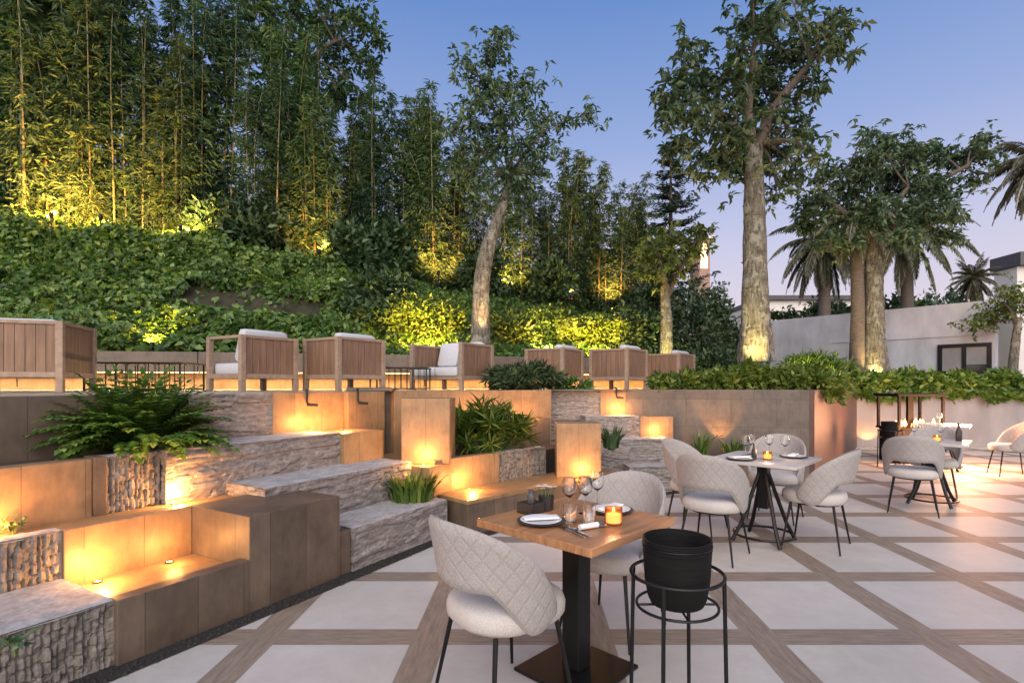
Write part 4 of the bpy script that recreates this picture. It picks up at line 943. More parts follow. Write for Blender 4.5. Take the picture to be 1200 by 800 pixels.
def rosettes(name, label, loc, rad, h, n, per, L, Wd, m):
    """upright leafy shrub of many small leaf rosettes on stems"""
    r = thing(name, label, 'shrub', loc); st = MB(); B = []; D = []
    for i in range(n):
        a = rnd.random()*6.28; q = math.sqrt(rnd.random()); e = Vector((math.cos(a)*q*rad, math.sin(a)*q*rad*.7, h*(1-.55*q*q)*rnd.uniform(.55,1.05)))
        st.tube([(e.x*.3, e.y*.3, -.02), (e.x*.75, e.y*.75, e.z*.5), e], [.008,.006,.004], 4, False)
        ax = (e-Vector((0,0,-.1))).normalized()
        for k in range(per):
            w = rnd.random()*6.28; el = rnd.uniform(.1,1.2); u = ax.orthogonal().normalized(); v = ax.cross(u)
            B.append(e-ax*rnd.uniform(0,.14)); D.append(ax*math.sin(el)+(u*math.cos(w)+v*math.sin(w))*math.cos(el))
    st.build('stems', M['fern'], r); B = np.array(B); s = rng.uniform(.7,1.2,len(B)); V, F = leaves(B, np.array(D), rdir(len(B))*.4+np.array([0,0,1.]), L*s, Wd*s, .12, .14)
    npmesh('foliage', V, F, M[m], r)
p = F2.pt(.95, .80, .60); rosettes('rosette_shrub', 'bushy rosette shrub in the planter between the lit pedestals', p, .50, .60, 58, 24, .23, .024, 'hedge')
def straps(name, label, loc, n, h, spread, wd, m):
    r = thing(name, label, 'plant', loc); V = []; F = []; k = 0
    for i in range(n):
        a = rnd.random()*6.28; q = spread*math.sqrt(rnd.random()); b = np.array([math.cos(a)*q*.5, math.sin(a)*q*.5, 0]); l = h*rnd.uniform(.55,1.1); lean = rnd.uniform(.15,.9)
        o = np.array([math.cos(a), math.sin(a), 0]); sdv = np.array([-o[1], o[0], 0]); pts = []
        for t in (0,.35,.7,1): pts.append((b+o*(lean*l*t*t*.8)+np.array([0,0,l*t*(1-.25*t*lean)]), wd*(1-.2*abs(t-.3))*(1 if t < .99 else .05)))
        for (c, w) in pts: V += [c-sdv*w/2, c+sdv*w/2]
        for j in range(3): F += [[k+2*j, k+2*j+1, k+2*j+3], [k+2*j, k+2*j+3, k+2*j+2]]
        k += 8
    npmesh('leaf_tuft', np.array(V), np.array(F), M[m], r)
    MB().lathe([(.05,-.02),(.03,.04),(0,.05)], 8).build('crown_base', M['soil'], r); return r
p = F1.pt(1.00, .30, Z1); straps('strap_plant', 'small upright strap leaved plant on the lowest step', p, 190, .29, .42, .032, 'fern')
p = G(716, 520, Z2); straps('strap_plant', 'small green tuft on the far flight beside the lit pedestal', (p.x, p.y-.02, Z2-.05), 60, .30, .20, .030, 'shrub')
p = F3.pt(1.25,.36,.38); straps('strap_plant', 'yellow lit grassy plant behind the second table at left', p, 46, .42, .2, .022, 'hedge')
p = F3.pt(1.72,.34,.38); straps('strap_plant', 'yellow lit grassy plant behind the second table at right', p, 50, .32, .24, .022, 'hedge')
for px, py, z, lab in ((18,742,Z1,'tiny weed sprouting on the near ribbed block'), (16,600,.58,'tiny dark weed against the glowing ribbed wall'), (3,580,.6,'tiny weed beside the golden ledge and lit smooth wall')):
    p = G(px, py+25, z); r = thing('weed_sprig', lab, 'weed', (p.x, p.y, z)); s = MB(); B = []; D = []
    for k in range(5):
        a = rnd.random()*6.28; e = Vector((math.cos(a)*.05, math.sin(a)*.03, rnd.uniform(.04,.09))); s.tube([(0,0,-.01), e*.5+Vector((0,0,.02)), e], [.003,.002,.001], 4)
        for q in range(4): B.append(e*rnd.uniform(.5,1)); D.append(Vector(rng.normal(size=3))+Vector((0,0,.2)))
    s.build('stem', M['fern'], r); V, F = leaves(np.array(B), np.array(D), rdir(len(B))+np.array([0,-.5,1.]), .045, .024); npmesh('leaf_blades', V, F, M['shrub'], r)
# low planting on the terrace edge beside the middle sofa
x = (612-CX)/FPX*8.4
bush('terrace_shrub', 'low dark green shrub on the terrace edge right of the middle sofa', 'shrub', (x, 8.3, ZT-.02), (.58,.35,.20), 2600, .13, .032, 'shrub', hang=.2)
bush('terrace_shrub', 'low green tuft right of the dark terrace shrub', 'shrub', ((672-CX)/FPX*8.5, 8.4, ZT-.02), (.25,.25,.10), 700, .10, .03, 'fern', hang=.2)
print('plants done')
# ------------------------------------------------------------------ dining furniture
def dining_chair():
    t = thing('dining_chair', 'x', 'chair')
    na, nz = 44, 12; TM = math.radians(118); out = MB(); uv = []
    def prof(ph):
        w = abs(ph)/TM; zt = .47+.395*(1-w**2.3); k = max(0, min(1, (abs(ph)-math.radians(38))/math.radians(46))); k = k*k*(3-2*k)
        zb = .575*(1-k)+.385*k+max(0, w-.8)*.22
        return min(zb, zt-.03), zt
    def rad(ph, z):
        return .255+.045*max(0, (z-.40))/.46
    def pos(ph, z, off):
        r = rad(ph, z)+off; tilt = -.10*max(0, z-.45)*max(0, math.cos(ph))
        return Vector((-math.cos(ph)*r*1.0+tilt+.015, math.sin(ph)*r*1.03, z))
    for side, off in ((0, 0.0), (1, -.034)):
        for i in range(na+1):
            ph = -TM+2*TM*i/na; zb, zt = prof(ph)
            for j in range(nz+1):
                f = j/nz; z = zb+(zt-zb)*f; e = min(f, 1-f)*(zt-zb); inset = .014*max(0, 1-e/.02)
                ei = min(i, na-i)/na*2*TM*.27; inset = max(inset, .014*max(0, 1-ei/.02))
                out.v.append(tuple(pos(ph, z, off+(-inset if side == 0 else inset)))); uv.append((ph*.28, z))
    K = (na+1)*(nz+1)
    for i in range(na):
        for j in range(nz):
            q = (i*(nz+1)+j, (i+1)*(nz+1)+j, (i+1)*(nz+1)+j+1, i*(nz+1)+j+1); out.f.append(q[::-1]); out.f.append(tuple(x+K for x in q))
    edge = [i*(nz+1) for i in range(na+1)]+[na*(nz+1)+j for j in range(1, nz+1)]+[i*(nz+1)+nz for i in range(na-1, -1, -1)]+[j for j in range(nz-1, 0, -1)]
    for a_, b_ in zip(edge, edge[1:]+edge[:1]): out.f.append((a_, b_, b_+K, a_+K))
    out.uv = uv; out.build('backrest', M['quilt'], t, True)
    pr = [(.20,.385),(.235,.392),(.248,.41),(.25,.445),(.242,.47),(.225,.484),(.15,.492),(.06,.494),(0,.495)]
    MB().lathe(pr, 36, (.035,0,0), 1.02, .97, 2.5).build('seat', M['seatfab'], t, True)
    MB().lathe([(.16,.372),(.19,.372),(.19,.384),(0,.384)], 20, (.02,0,0)).build('seat_frame', M['black'], t)
    for sx_ in (-1, 1):
        for sy_ in (-1, 1):
            MB().tube([(.02+sx_*.165, sy_*.165, .385), (.02+sx_*.225, sy_*.225, 0)], [.0115,.0075], 8).build('leg', M['black'], t, True)
    return t
CH = [None, True]
def chair(x, y, deg, label, group='upholstered dining chairs on the patio'):
    if CH[0] is None: CH[0] = dining_chair()
    o = place(CH[0], CH[1], (x, y, .006), math.radians(deg), label, group); CH[1] = False; return o
T1 = Vector((.235, 2.63, 0)); A1 = math.radians(47)
def table_front():
    t = thing('dining_table', 'square warm wooden table on a black pedestal beside the bucket stand', 'table', (T1.x, T1.y, .005), A1)
    h = .35; MB().bev(-h,h,-h,h,.712,.75,.004).build('tabletop', M['table'], t)
    MB().bev(-.05,.05,-.05,.05,.018,.70,.004).build('pedestal', M['black'], t)
    MB().bev(-.22,.22,-.22,.22,0,.016,.004).build('base_plate', M['black'], t)
    MB().bev(-.18,.18,-.18,.18,.70,.711,.002).build('mount', M['black'], t)
table_front()
def table_splayed(name, label, x, y, deg, s, top='pale_top'):
    t = thing(name, label, 'table', (x, y, .005), math.radians(deg)); h = s/2
    MB().bev(-h,h,-h,h,.722,.75,.004).build('tabletop', M[top], t)
    MB().bev(-.045,.045,-.045,.045,.30,.715,.004).build('column', M['black'], t)
    MB().box(-h*.7,h*.7,-.02,.02,.70,.7215).box(-.02,.02,-h*.7,-.021,.70,.7213).box(-.02,.02,.021,h*.7,.70,.7213).build('mount', M['black'], t)
    for k in range(4):
        a = math.pi/4+k*math.pi/2; c, s_ = math.cos(a), math.sin(a)
        pts = [(c*.04,s_*.04,.62),(c*.12,s_*.12,.40),(c*.21,s_*.21,.16),(c*.27,s_*.27,.05),(c*.29,s_*.29,.012)]
        MB().tube(pts, [.018]*5, 8).build('leg', M['black'], t, True)
    MB().ring((0,0,.07), .255, .011).build('floor_ring', M['black'], t, True)
    return t
table_splayed('dining_table', 'pale topped table with splayed black legs in the middle group', 2.12, 4.78, 47, .76)
table_splayed('dining_table', 'pale topped table beside the front of the fire table group', 4.75, 6.25, 47, .72)
table_splayed('dining_table', 'pale topped table beside the lone chair at the plastered wall', 6.85, 8.75, 47, .70)
chair(-.13, 2.36, 40, 'quilted grey chair with its back turned at the wooden table')
chair(.50, 3.10, 232, 'quilted chair facing us across the wooden table')
chair(1.52, 4.38, 52, 'quilted chair with its back to us at the middle table')
chair(1.62, 5.18, -38, 'quilted chair squeezed between the middle table and the stone steps')
chair(2.62, 5.62, 232, 'quilted chair facing us at the far side of the middle table')
chair(2.55, 4.66, 140, 'quilted chair at the middle table showing its side to the open paving')
chair(4.26, 5.88, 55, 'quilted chair with its back to us in the group before the fire table')
chair(5.12, 6.68, 232, 'quilted chair facing us behind the table near the fire')
chair(7.50, 8.20, 158, 'quilted chair alone by the plastered wall at the last table')
# ice bucket stands
def bucket_stand():
    t = thing('bucket_stand', 'x', 'bucket stand')
    MB().ring((0,0,.63), .188, .0075, 40, 8).build('upper_ring', M['black'], t, True)
    MB().ring((0,0,.50), .165, .006, 40, 8).build('lower_ring', M['black'], t, True)
    for k in range(4):
        a = math.pi/4+k*math.pi/2+.25; MB().tube([(math.cos(a)*.188, math.sin(a)*.188, .63), (math.cos(a)*.20, math.sin(a)*.20, 0)], [.0085,.0085], 8).build('leg', M['black'], t, True)
    b = MB()
    for k in range(2):
        a = k*math.pi/2; b.tube([(math.cos(a)*-.165, math.sin(a)*-.165, .50+.001*k), (math.cos(a)*.165, math.sin(a)*.165, .50+.001*k)], .005, 6)
    b.build('support_bars', M['black'], t); return t
def bucket():
    t = thing('ice_bucket', 'x', 'bucket'); pr = [(.085,0),(.108,.004),(.120,.03),(.132,.10),(.138,.20),(.140,.228)]
    for i in range(5): pr += [(.1415,.230+i*.007),(.1385,.2335+i*.007)]
    pr += [(.141,.268),(.137,.272),(.130,.268),(.127,.22),(.118,.06),(.09,.02),(0,.018)]
    MB().lathe(pr, 40).build('vessel', M['bucket'], t, True)
    MB().ring((0,0,.245), .1405, .003, 40, 6).build('groove_band', M['black'], t, True); return t
st = bucket_stand(); bk = bucket()
place(st, True, (.615,2.20,.006), 0, 'black ring stand carrying the bucket beside the wooden table', 'bucket stands'); place(bk, True, (.615,2.20,.512), 0, 'large black bucket in the stand beside the wooden table', 'black buckets')
place(st, False, (6.15,9.0,.006), .3, 'far black ring stand near the fire table', 'bucket stands'); place(bk, False, (6.15,9.0,.512), .4, 'far black bucket standing near the fire table', 'black buckets')
# fire table with tall frame
def fire_table():
    x, y = 6.98, 9.7; t = thing('fire_table', 'tall black framed fire table with a flat roof and flames inside', 'fire table', (x, y, .005), .0)
    MB().bev(-.38,.38,-.28,.28,0,.60,.006).build('base', M['dullblack'], t)
    MB().bev(-.42,.42,-.32,.32,.602,.635,.004).build('burner_tray', M['dullblack'], t)
    for sx_ in (-1,1):
        for sy_ in (-1,1): MB().box(sx_*.39-.02, sx_*.39+.02, sy_*.28-.02, sy_*.28+.02, .637, 1.195).build('post', M['dullblack'], t)
    MB().box(-.05,.05,-.03,.03,.637,1.194).build('chimney_post', M['dullblack'], t)
    MB().bev(-.45,.45,-.34,.34,1.198,1.245,.004).build('roof', M['dullblack'], t)
    R = random.Random(3)
    for k in range(9):
        px_ = -.30+.075*k+R.uniform(-.03,.03); py_ = R.uniform(-.2,.0); hh = R.uniform(.05,.13)
        MB().lathe([(0,0),(.028,.02),(.034,.05),(.022,.05+hh*.5),(.008,.05+hh*.85),(0,.05+hh)], 8, (px_,py_,.637)).build('flame', M['flame'], t, True)
    point('fire_fill_lamp', (x+.25, y-.80, .72), 400, (1,.42,.20), .32)  # lamp added ahead of the table, boosted for a warm glow on the paving
fire_table()
# table ware
def wine_glass():
    t = thing('wine_glass', 'x', 'wine glass')
    MB().lathe([(.034,0),(.034,.002),(.006,.006),(.004,.012),(.004,.086),(0,.086)], 20).build('stem', M['glass'], t, True)
    MB().lathe([(0,.0865),(.012,.094),(.030,.110),(.038,.135),(.036,.165),(.030,.19),(.029,.19),(.035,.164),(.037,.135),(.029,.112),(.010,.097),(0,.096)], 24).build('bowl', M['glass'], t, True)
    return t
def tumbler():
    t = thing('water_glass', 'x', 'glass')
    MB().lathe([(.026,0),(.030,.004),(.034,.085),(.0325,.085),(.028,.008),(0,.008)], 24).build('tumbler', M['glass'], t, True); return t
WG = [wine_glass(), True]; TG = [tumbler(), True]
def wg(loc, lab): place(WG[0], WG[1], loc, 0, lab, 'wine glasses'); WG[1] = False
def tg(loc, lab): place(TG[0], TG[1], loc, 0, lab, 'water glasses'); TG[1] = False
TZ = .757
def plate(px, py, lab, r=.125, ang=0, xy=None, napkin=True):
    p = G(px, py, TZ) if xy is None else Vector((*xy, TZ)); t = thing('place_setting_plate', lab, 'plate', (p.x, p.y, TZ), ang, 'plates on the tables')
    MB().lathe([(r*.6,0),(r*.97,.010),(r,.014),(r*.96,.015),(r*.6,.005),(0,.005)], 32).build('dark_rim', M['dark_plate'], t, True)
    MB().lathe([(r*.55,.0065),(r*.84,.015),(r*.87,.018),(r*.82,.019),(r*.55,.012),(0,.012)], 32).build('white_dish', M['white_plate'], t, True)
    if napkin:
        o = MB().bev(-.085,.085,-.028,.028,.0195,.030,.004).build('napkin', M['napkin'], t)
plate(634, 612, 'dark rimmed plate with folded napkin at the near left of the wooden table', .115, .2)
plate(716, 599, 'dark rimmed plate with napkin at the far side of the wooden table', .115, .9)
def candle(p, lab, h=.075, r=.040, w=1.3, light=True):
    t = thing('candle_holder', lab, 'candle', p, 0, 'candles on the tables')
    MB().lathe([(r*.8,0),(r,.006),(r*1.02,h),(r*.94,h),(r*.9,.010),(0,.010)], 28).build('glass_cup', M['amber'], t, True)
    MB().lathe([(r*.84,.012),(r*.84,h*.62),(0,h*.62)], 24).build('wax', M['wax'], t, True)
    MB().lathe([(0,0),(.006,.006),(.007,.014),(.003,.024),(0,.030)], 10, (0,0,h*.64)).build('flame', M['flame'], t, True)
    if light: point('candle_lamp', (p[0], p[1], p[2]+h*1.0+.02), w, (1,.48,.24), .012)
p = G(719, 614, TZ); candle((p.x, p.y, TZ), 'candle in an orange glass cup on the wooden table', .080, .041, 1.5)
for px, py, lab in ((667,603,'wine glass at the left of the trio on the wooden table'), (686,601,'wine glass standing tallest in the trio on the wooden table'), (700,594,'wine glass nearest the far plate on the wooden table')):
    q = G(px, py, TZ); wg((q.x, q.y, TZ), lab)
q = G(668, 612, TZ); tg((q.x, q.y, TZ), 'water glass beside the near plate on the wooden table')
q = G(690, 613, TZ); tg((q.x, q.y, TZ), 'water glass in front of the wine glasses on the wooden table')
def cutlery():
    q = G(677, 623, TZ); t = thing('cutlery_set', 'steel knife and fork laid beside the near plate', 'cutlery', (q.x, q.y, TZ+.002), math.radians(118))
    k = MB(); k.bev(-.10,.0,-.007,.007,0,.004,.0015); k.add([(0,-.009,.001),(.10,-.006,.001),(.115,.003,.001),(.10,.008,.001),(0,.009,.001),(0,-.009,.003),(.10,-.006,.003),(.115,.003,.003),(.10,.008,.003),(0,.009,.003)], [(0,1,2,3,4),(9,8,7,6,5),(0,5,6,1),(1,6,7,2),(2,7,8,3),(3,8,9,4)]); k.build('knife', M['steel'], t)
    f = MB(); f.bev(-.10,.04,.024,.034,0,.004,.0015); f.bev(.041,.065,.018,.040,0,.003,.001)
    for j in range(4): f.box(.066,.105,.0185+j*.006,.0215+j*.006,0,.003)
    f.build('fork', M['steel'], t)
cutlery()
def folded():
    q = G(690, 620, TZ); t = thing('wrapped_bread_knife', 'small rolled napkin with steel spoon beside the cutlery', 'napkin', (q.x, q.y, TZ+.003), .5)
    MB().tube([(-.05,0,.013),(.05,0,.013)], [.013,.013], 12).build('rolled_cloth', M['napkin'], t, True)
    MB().lathe([(0,0),(.012,.002),(.016,.006),(.013,.009),(0,.008)], 14, (.075,.0,.001), 1.5, 1).tube([(.05,.016,.004),(-.07,.022,.004)], .003, 6).build('spoon', M['steel'], t, True)
folded()
def caddy(px, py, lab, flowers):
    q = G(px, py, TZ); t = thing('table_caddy' if not flowers else 'flower_pot', lab, 'caddy' if not flowers else 'flower pot', (q.x, q.y, TZ), A1)
    if not flowers:
        MB().bev(-.052,.052,-.052,.052,0,.055,.005).build('box', M['blackmat'], t)
        for dx, dy in ((-.024,-.024),(.024,.02)):
            j = MB().lathe([(.018,0),(.020,.004),(.020,.045),(.012,.055),(.0,.057)], 16, (dx,dy,.0555)).build('shaker', M['dark_plate'], t, True)
    else:
        MB().lathe([(.032,0),(.038,.004),(.042,.075),(.038,.075),(.034,.06),(0,.06)], 24).build('pot', M['blackmat'], t, True)
        s = MB(); B = []; D = []
        for k in range(11):
            a = k*2.4; r = .034*math.sqrt(k/11)+.004; e = Vector((math.cos(a)*r*1.3, math.sin(a)*r*1.3, .105+.02*rnd.random())); s.tube([(e.x*.5,e.y*.5,.055), e], [.002,.0015], 4)
            B += [e]*6; D += [Vector((math.cos(w*1.05), math.sin(w*1.05), .5)) for w in range(6)]
        s.build('stems', M['fern'], t); V, F = leaves(np.array(B), np.array(D), np.tile([0,0,1.], (len(B),1)), .019, .013); npmesh('blossom', V, F, M['flower'], t)
caddy(622, 600, 'black square caddy with two shakers on the wooden table', False)
caddy(640, 597, 'small black pot of pale flowers on the wooden table', True)
# middle table
c2 = Vector((2.12, 4.78, TZ))
plate(0, 0, 'dark plate at the left side of the middle table', .12, .3, (1.86,4.66)); plate(0, 0, 'dark plate at the right side of the middle table', .12, .9, (2.40,4.80))
for dx, dy, lab in ((-.10,.16,'wine glass at the left end of the middle table group of glasses'), (-.02,.24,'wine glass behind the candle on the middle table'), (.14,.20,'wine glass right of the candle on the middle table'), (.24,.10,'wine glass nearest the right plate on the middle table')): wg((c2.x+dx, c2.y+dy, TZ), lab)
candle((c2.x-.02, c2.y-.12, TZ), 'bright candle cup on the middle table', .07, .038, 3.2)
t = thing('bottle', 'small dark bottle beside the candle on the middle table', 'bottle', (c2.x-.13, c2.y-.10, TZ)); MB().lathe([(.02,0),(.022,.004),(.022,.08),(.010,.10),(.009,.13),(.011,.132),(.011,.14),(0,.14)], 20).build('body', M['blackmat'], t, True); MB().lathe([(.0095,.1405),(.0095,.15),(0,.15)], 12).build('stopper', M['steel'], t, True)
# fire group tables
candle((4.72, 6.12, TZ), 'candle cup on the table before the fire', .07, .038, 2.0)
wg((4.62,6.35,TZ), 'wine glass at the left on the table before the fire'); wg((4.9,6.3,TZ), 'wine glass at the right on the table before the fire')
t = thing('bottle', 'dark bottle on the table before the fire', 'bottle', (5.02, 6.18, TZ)); MB().lathe([(.028,0),(.031,.004),(.031,.11),(.013,.15),(.012,.20),(.014,.202),(.014,.21),(0,.21)], 20).build('body', M['blackmat'], t, True); MB().lathe([(.0125,.2105),(.0125,.225),(0,.225)], 12).build('stopper', M['steel'], t, True)
wg((6.75,8.7,TZ), 'wine glass on the farthest table')

# ------------------------------------------------------------------ lounge furniture on the terrace (local: back at -y, sitter looks to +y)
def slat_panel(mb, x0, x1, y, z0, z1, th, n, along='x', solid=True):
    w = (x1-x0)/n
    for k in range(n):
        a, b = x0+k*w+.0025, x0+(k+1)*w-.0025
        if along == 'x': mb.box(a, b, y-th/2, y+th/2, z0, z1)
        else: mb.box(y-th/2, y+th/2, a, b, z0, z1)
def lounge(name, wdt, dep, ht=.70, openside=(False, False), cushions=1, leg=.16):
    t = thing(name, 'x', 'armchair' if wdt < 1.1 else 'sofa'); x = wdt/2; y = dep/2; p = .032
    for sx_ in (-1,1):
        for sy_ in (-1,1): MB().bev(sx_*x-p if sx_ > 0 else -x-p, sx_*x+p if sx_ > 0 else -x+p, sy_*y-p, sy_*y+p, 0, ht, .004).build('corner_post', M['teakrail'], t)
    def panel(nm, x0, x1, yy, along, open_):
        n = max(4, int((x1-x0)/.085)); mb = MB()
        if not open_: slat_panel(mb, x0, x1, yy, leg+.06, ht-.04, .016, n, along)
        pn = mb.build(nm, M['teak'], t) if not open_ else None
        for nm2, (z0, z1) in (('top_rail', (ht-.038, ht-.002)), ('bottom_rail', (leg, leg+.058))):
            rl = MB()
            if along == 'x': rl.bev(x0, x1, yy-.022, yy+.022, z0, z1, .003)
            else: rl.bev(yy-.022, yy+.022, x0, x1, z0, z1, .003)
            rl.build(nm2, M['teakrail'], pn if pn else t)
    panel('back_panel', -x+p, x-p, -y, 'x', False)
    panel('side_panel', -y+p, y-p, -x, 'y', openside[0]); panel('side_panel', -y+p, y-p, x, 'y', openside[1])
    MB().bev(-x+p, x-p, y-.022, y+.022, leg, leg+.058, .003).build('front_rail', M['teakrail'], t)
    MB().box(-x+.03, x-.03, -y+.03, y-.03, leg+.02, leg+.05).build('seat_base', M['teak'], t)
    w = (wdt-.10)/cushions
    for k in range(cushions):
        a = -x+.05+k*w
        MB().bev(a+.004, a+w-.004, -y+.04, y+.05, leg+.052, leg+.20, .045).build('seat_cushion', M['cushion'], t, True)
        T = Matrix.Translation((a+w/2, -y+.16, leg+.44)) @ Matrix.Rotation(math.radians(16), 4, 'X')
        MB().bev(-w/2+.01, w/2-.01, -.075, .075, -.24, .19, .06, T).build('back_cushion', M['cushion'], t, True)
    return t
arm = lounge('lounge_armchair', .74, .72, .72); armo = lounge('lounge_armchair', .74, .70, .70, (True, False)); sofa = lounge('lounge_sofa', 1.55, .80, .76, cushions=2); sofa2 = lounge('lounge_sofa', 1.0, .82, .74, cushions=2)
LZ = ZT-.008
def put(proto, first, px, d, deg, label, group='teak lounge seats on the terrace'):
    return place(proto, first, ((px-CX)/FPX*d, d, LZ), math.radians(deg), label, group)
put(sofa, True, -12, 5.75, 20, 'long slatted teak sofa behind the dark upper wall')
put(armo, True, 297, 7.0, 60, 'slatted teak armchair with an open side showing its pale cushion')
put(arm, True, 404, 7.5, 56, 'closed slatted teak armchair next to the one with the open side')
put(sofa2, True, 530, 8.75, 150, 'teak sofa with blue grey cushions seen from its end beside the terrace shrub')
put(arm, False, 650, 9.6, 58, 'teak armchair behind the dark terrace shrub')
put(arm, False, 725, 9.7, 52, 'teak armchair with pale cushion right of the one behind the terrace shrub')
put(arm, False, 785, 11.2, 50, 'teak armchair at the foot of the thin pale trunk')
def coffee(label, px, d, w, dep, h, first, proto=None):
    t = thing('coffee_table', label, 'coffee table', ((px-CX)/FPX*d, d, LZ), math.radians(4), 'black coffee tables')
    MB().bev(-w/2,w/2,-dep/2,dep/2,h-.025,h,.004).build('tabletop', M['black'], t)
    for sx_ in (-1,1):
        for sy_ in (-1,1): MB().box(sx_*(w/2-.02)-.01, sx_*(w/2-.02)+.01, sy_*(dep/2-.02)-.01, sy_*(dep/2-.02)+.01, 0, h-.026).build('leg', M['black'], t)
    b = MB()
    for k in range(1, 9):
        x_ = -w/2+.02+(w-.04)*k/9
        for sy_ in (-1,1): b.box(x_-.005, x_+.005, sy_*(dep/2-.02)-.005, sy_*(dep/2-.02)+.005, .03, h-.026)
    for sy_ in (-1,1): b.box(-w/2+.032, w/2-.032, sy_*(dep/2-.02)-.007, sy_*(dep/2-.02)+.007, .012, .029)
    b.build('bars', M['black'], t)
coffee('long black coffee table with thin bars above the large fern', 172, 7.0, 1.2, .6, .37, True)
coffee('black coffee table with thin bars between the armchairs and the middle sofa', 470, 8.0, .85, .5, .34, True)
# bent wall lamps hooked over the upper wall
def hook():
    t = thing('wall_lamp', 'x', 'wall lamp'); MB().tube([(0,.06,.02),(0,-.02,.025),(0,-.045,.0),(0,-.05,-.09),(.01,-.055,-.12)], .011, 8).build('arm', M['black'], t, True)
    MB().tube([(.0,-.055,-.118),(.10,-.075,-.128)], [.016,.014], 10).build('head', M['black'], t, True); return t
hk = hook()
q = F1.pt(.66,1.36,ZT); place(hk, True, q, F1.a-.6, 'bent black lamp hooked over the wall above the third step', 'bent wall lamps')
q = F1.pt(1.25,1.29,ZT); place(hk, False, q, F1.a-.6, 'bent black lamp hooked over the wall beside the tall pedestal', 'bent wall lamps')
q = F3.pt(.22,1.035,ZT); place(hk, False, q, F3.a, 'bent black lamp hooked over the wall above the far flight', 'bent wall lamps')
def slab():
    q = F1.pt(1.75, 1.52, ZT); o = MB().bev(-.26,.26,-.12,.12,0,.035,.006); t = thing('stone_tray', 'flat dark slab lying on the upper wall left of the tall pedestal', 'slab', (q.x-.02, q.y-.1, ZT+.002), .1)
    o.build('slab_plate', M['brown2'], t); MB().box(-.2,.2,-.08,.08,.0355,.040).build('inlay', M['black'], t)
slab()
# ------------------------------------------------------------------ lamps
d1 = WALLDIR(F1); d2 = WALLDIR(F2); d3 = WALLDIR(F3)
recessed(F1.pt(-.80,.90,.576), 'recessed lamp glowing on the golden ledge below the large fern', d1, 17)
recessed(F1.pt(-1.40,.53,.290), 'recessed lamp in the near end of the sunken trough', d1, 15, 150, 1, WARM, .25)
recessed(F1.pt(-1.02,.53,.290), 'recessed lamp at the far end of the sunken trough', d1, 5, 150, 1, WARM, .2)
recessed(F1.pt(-1.75,.91,.576), 'recessed lamp on the golden ledge below the smooth lit wall', d1, 15, 150)
recessed(F1.pt(.62,1.25,Z3+.008), 'recessed lamp on the third step below the bent lamp', d1, 12, 140)
recessed(F1.pt(.95,1.20,Z3), 'recessed lamp on the small smooth box beside the third step', d1, 9, 140)
recessed((-1.05,5.25,.617), 'recessed lamp at the foot of the tall pedestal', (0,1,0), 13)
recessed(F2.pt(.36,.40,.336), 'recessed lamp on the bench below the lit low wall', d2, 13, 140)
recessed((.62,6.06,.336), 'recessed lamp on the bench at the foot of the second pedestal', (0,1,0), 13)
recessed((-.55,6.60,Z3), 'recessed lamp on the ledge behind the tall pedestal', (-.6,.8,0), 12, 150)
recessed((.10,7.1,Z3), 'recessed lamp on the ledge behind the rosette shrub', (-.6,.8,0), 10, 150)
recessed(F3.pt(.26,.93,Z3+.008), 'recessed lamp on the top step of the far flight', d3, 12, 140)
recessed(F3.pt(.72,.58,Z2+.008), 'recessed lamp on the middle step of the far flight', d3, 9, 140)
q = F3.pt(1.62,.44,.405); recessed((q.x, q.y, .405), 'recessed lamp in the low planter behind the second table', (.1,1,0), 60, 62, 1, WARM, .30)
recessed((7.62,11.78,.006), 'recessed lamp in the floor at the corner of the plastered wall', (-.1,1,0), 34, 110, 1, WARM, .12)
def bspot(px, dt, lab, w, tgt, cone=125, col=(1,.42,.095)):
    y = 12.0
    for _ in range(8): y = foot((px-CX)/FPX*y)+dt-.22
    x = (px-CX)/FPX*y; spike(Vector((x, y, bank(x, y)+.66)), lab, P(*tgt), w*KB, cone, col)
bspot(60, 2.95, 'garden spotlight below the bare bamboo culms', 420, (72,205,13.4), 140, (1,.44,.10))
bspot(118, 2.95, 'garden spotlight right of the bare bamboo culms', 300, (115,225,13.4), 140)
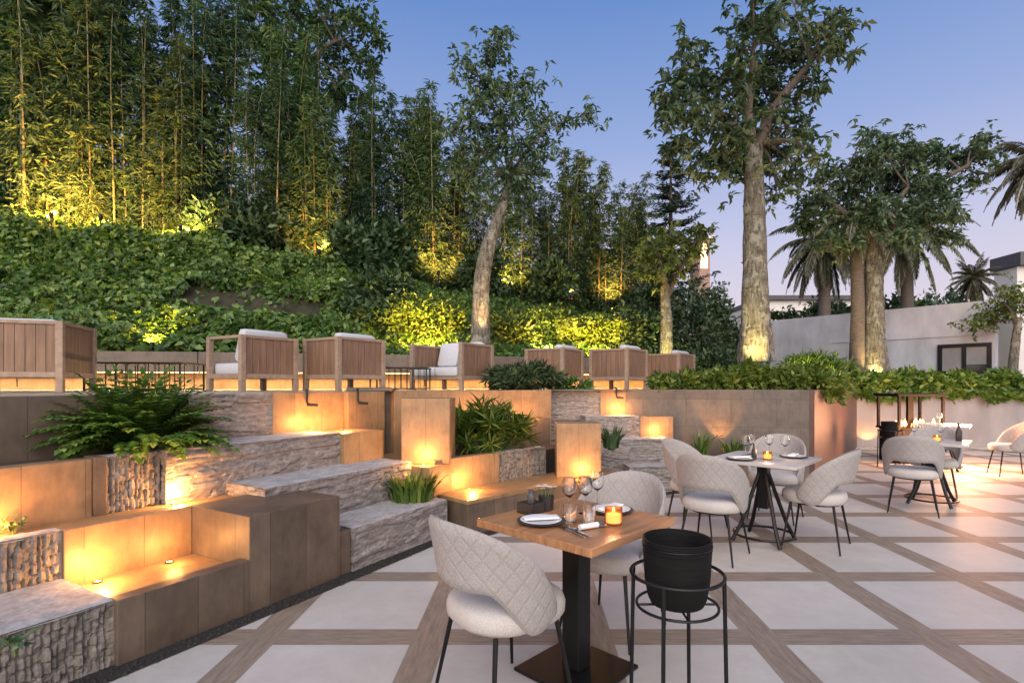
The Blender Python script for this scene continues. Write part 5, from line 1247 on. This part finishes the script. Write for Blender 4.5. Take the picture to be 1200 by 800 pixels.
bspot(212, 2.95, 'garden spotlight below the yellow green bamboo', 210, (205,225,13.8), 140, (1,.55,.12))
bspot(374, 2.95, 'garden spotlight at the small gold lit bamboo', 190, (376,268,13.5), 90)
bspot(514, 2.95, 'garden spotlight at the orange lit bamboo left of the leaning trunk', 210, (516,290,14.4), 90, (1,.42,.10))
bspot(598, 2.95, 'garden spotlight at the lit stems right of the leaning trunk', 180, (596,312,15.2), 85, (1,.46,.10))
bspot(668, 2.95, 'garden spotlight at the pointed bamboo clump', 170, (668,340,15.3), 80)
bspot(716, 2.95, 'garden spotlight at the orange lit bare stems', 170, (716,330,15.6), 75, (1,.42,.10))
def hspot(px, d, z, lab, w, tgt, cone=120, col=(1,.52,.07)):
    spike(Vector(((px-CX)/FPX*d, d, z)), lab, P(*tgt), w*KH, cone, col)
hspot(178, foot(-6.2)-.20, 1.985, 'garden spotlight at the foot of the ivy behind the long coffee table', 150, (178,352,9.9), 130)
hspot(498, 10.10, 2.0, 'garden spotlight before the rounded yellow shrub', 210, (500,370,11.2), 125)
hspot(640, 11.05, 2.0, 'garden spotlight before the amber lit shrub', 110, (640,372,12.4), 120, (1,.62,.16))
hspot(695, 11.45, 2.0, 'garden spotlight before the low yellow shrub', 210, (698,380,12.8), 120)
hspot(20, 8.55, 2.0, 'garden spotlight behind the slatted sofa', 45, (20,380,9.4), 110)
hspot(887, 8.48, 1.40, 'garden spotlight at the foot of the thickest trunk', 62, (885,300,8.95), 95, (1,.74,.22))
hspot(1030, 12.55, 1.36, 'garden spotlight at the foot of the pale trunk', 62, (1025,325,12.85), 95, (1,.74,.22))
hspot(569, 9.9, 2.0, 'garden spotlight at the foot of the leaning trunk', 60, (563,340,10.6), 48, (1,.6,.25))
hspot(783, 11.8, 1.5, 'garden spotlight at the foot of the thin pale trunk', 60, (781,350,12.4), 80, (1,.78,.22))
hspot(950, 11.3, 1.40, 'garden spotlight before the feathery bush', 50, (952,400,12.1), 110, (1,.8,.2))
print('all done')
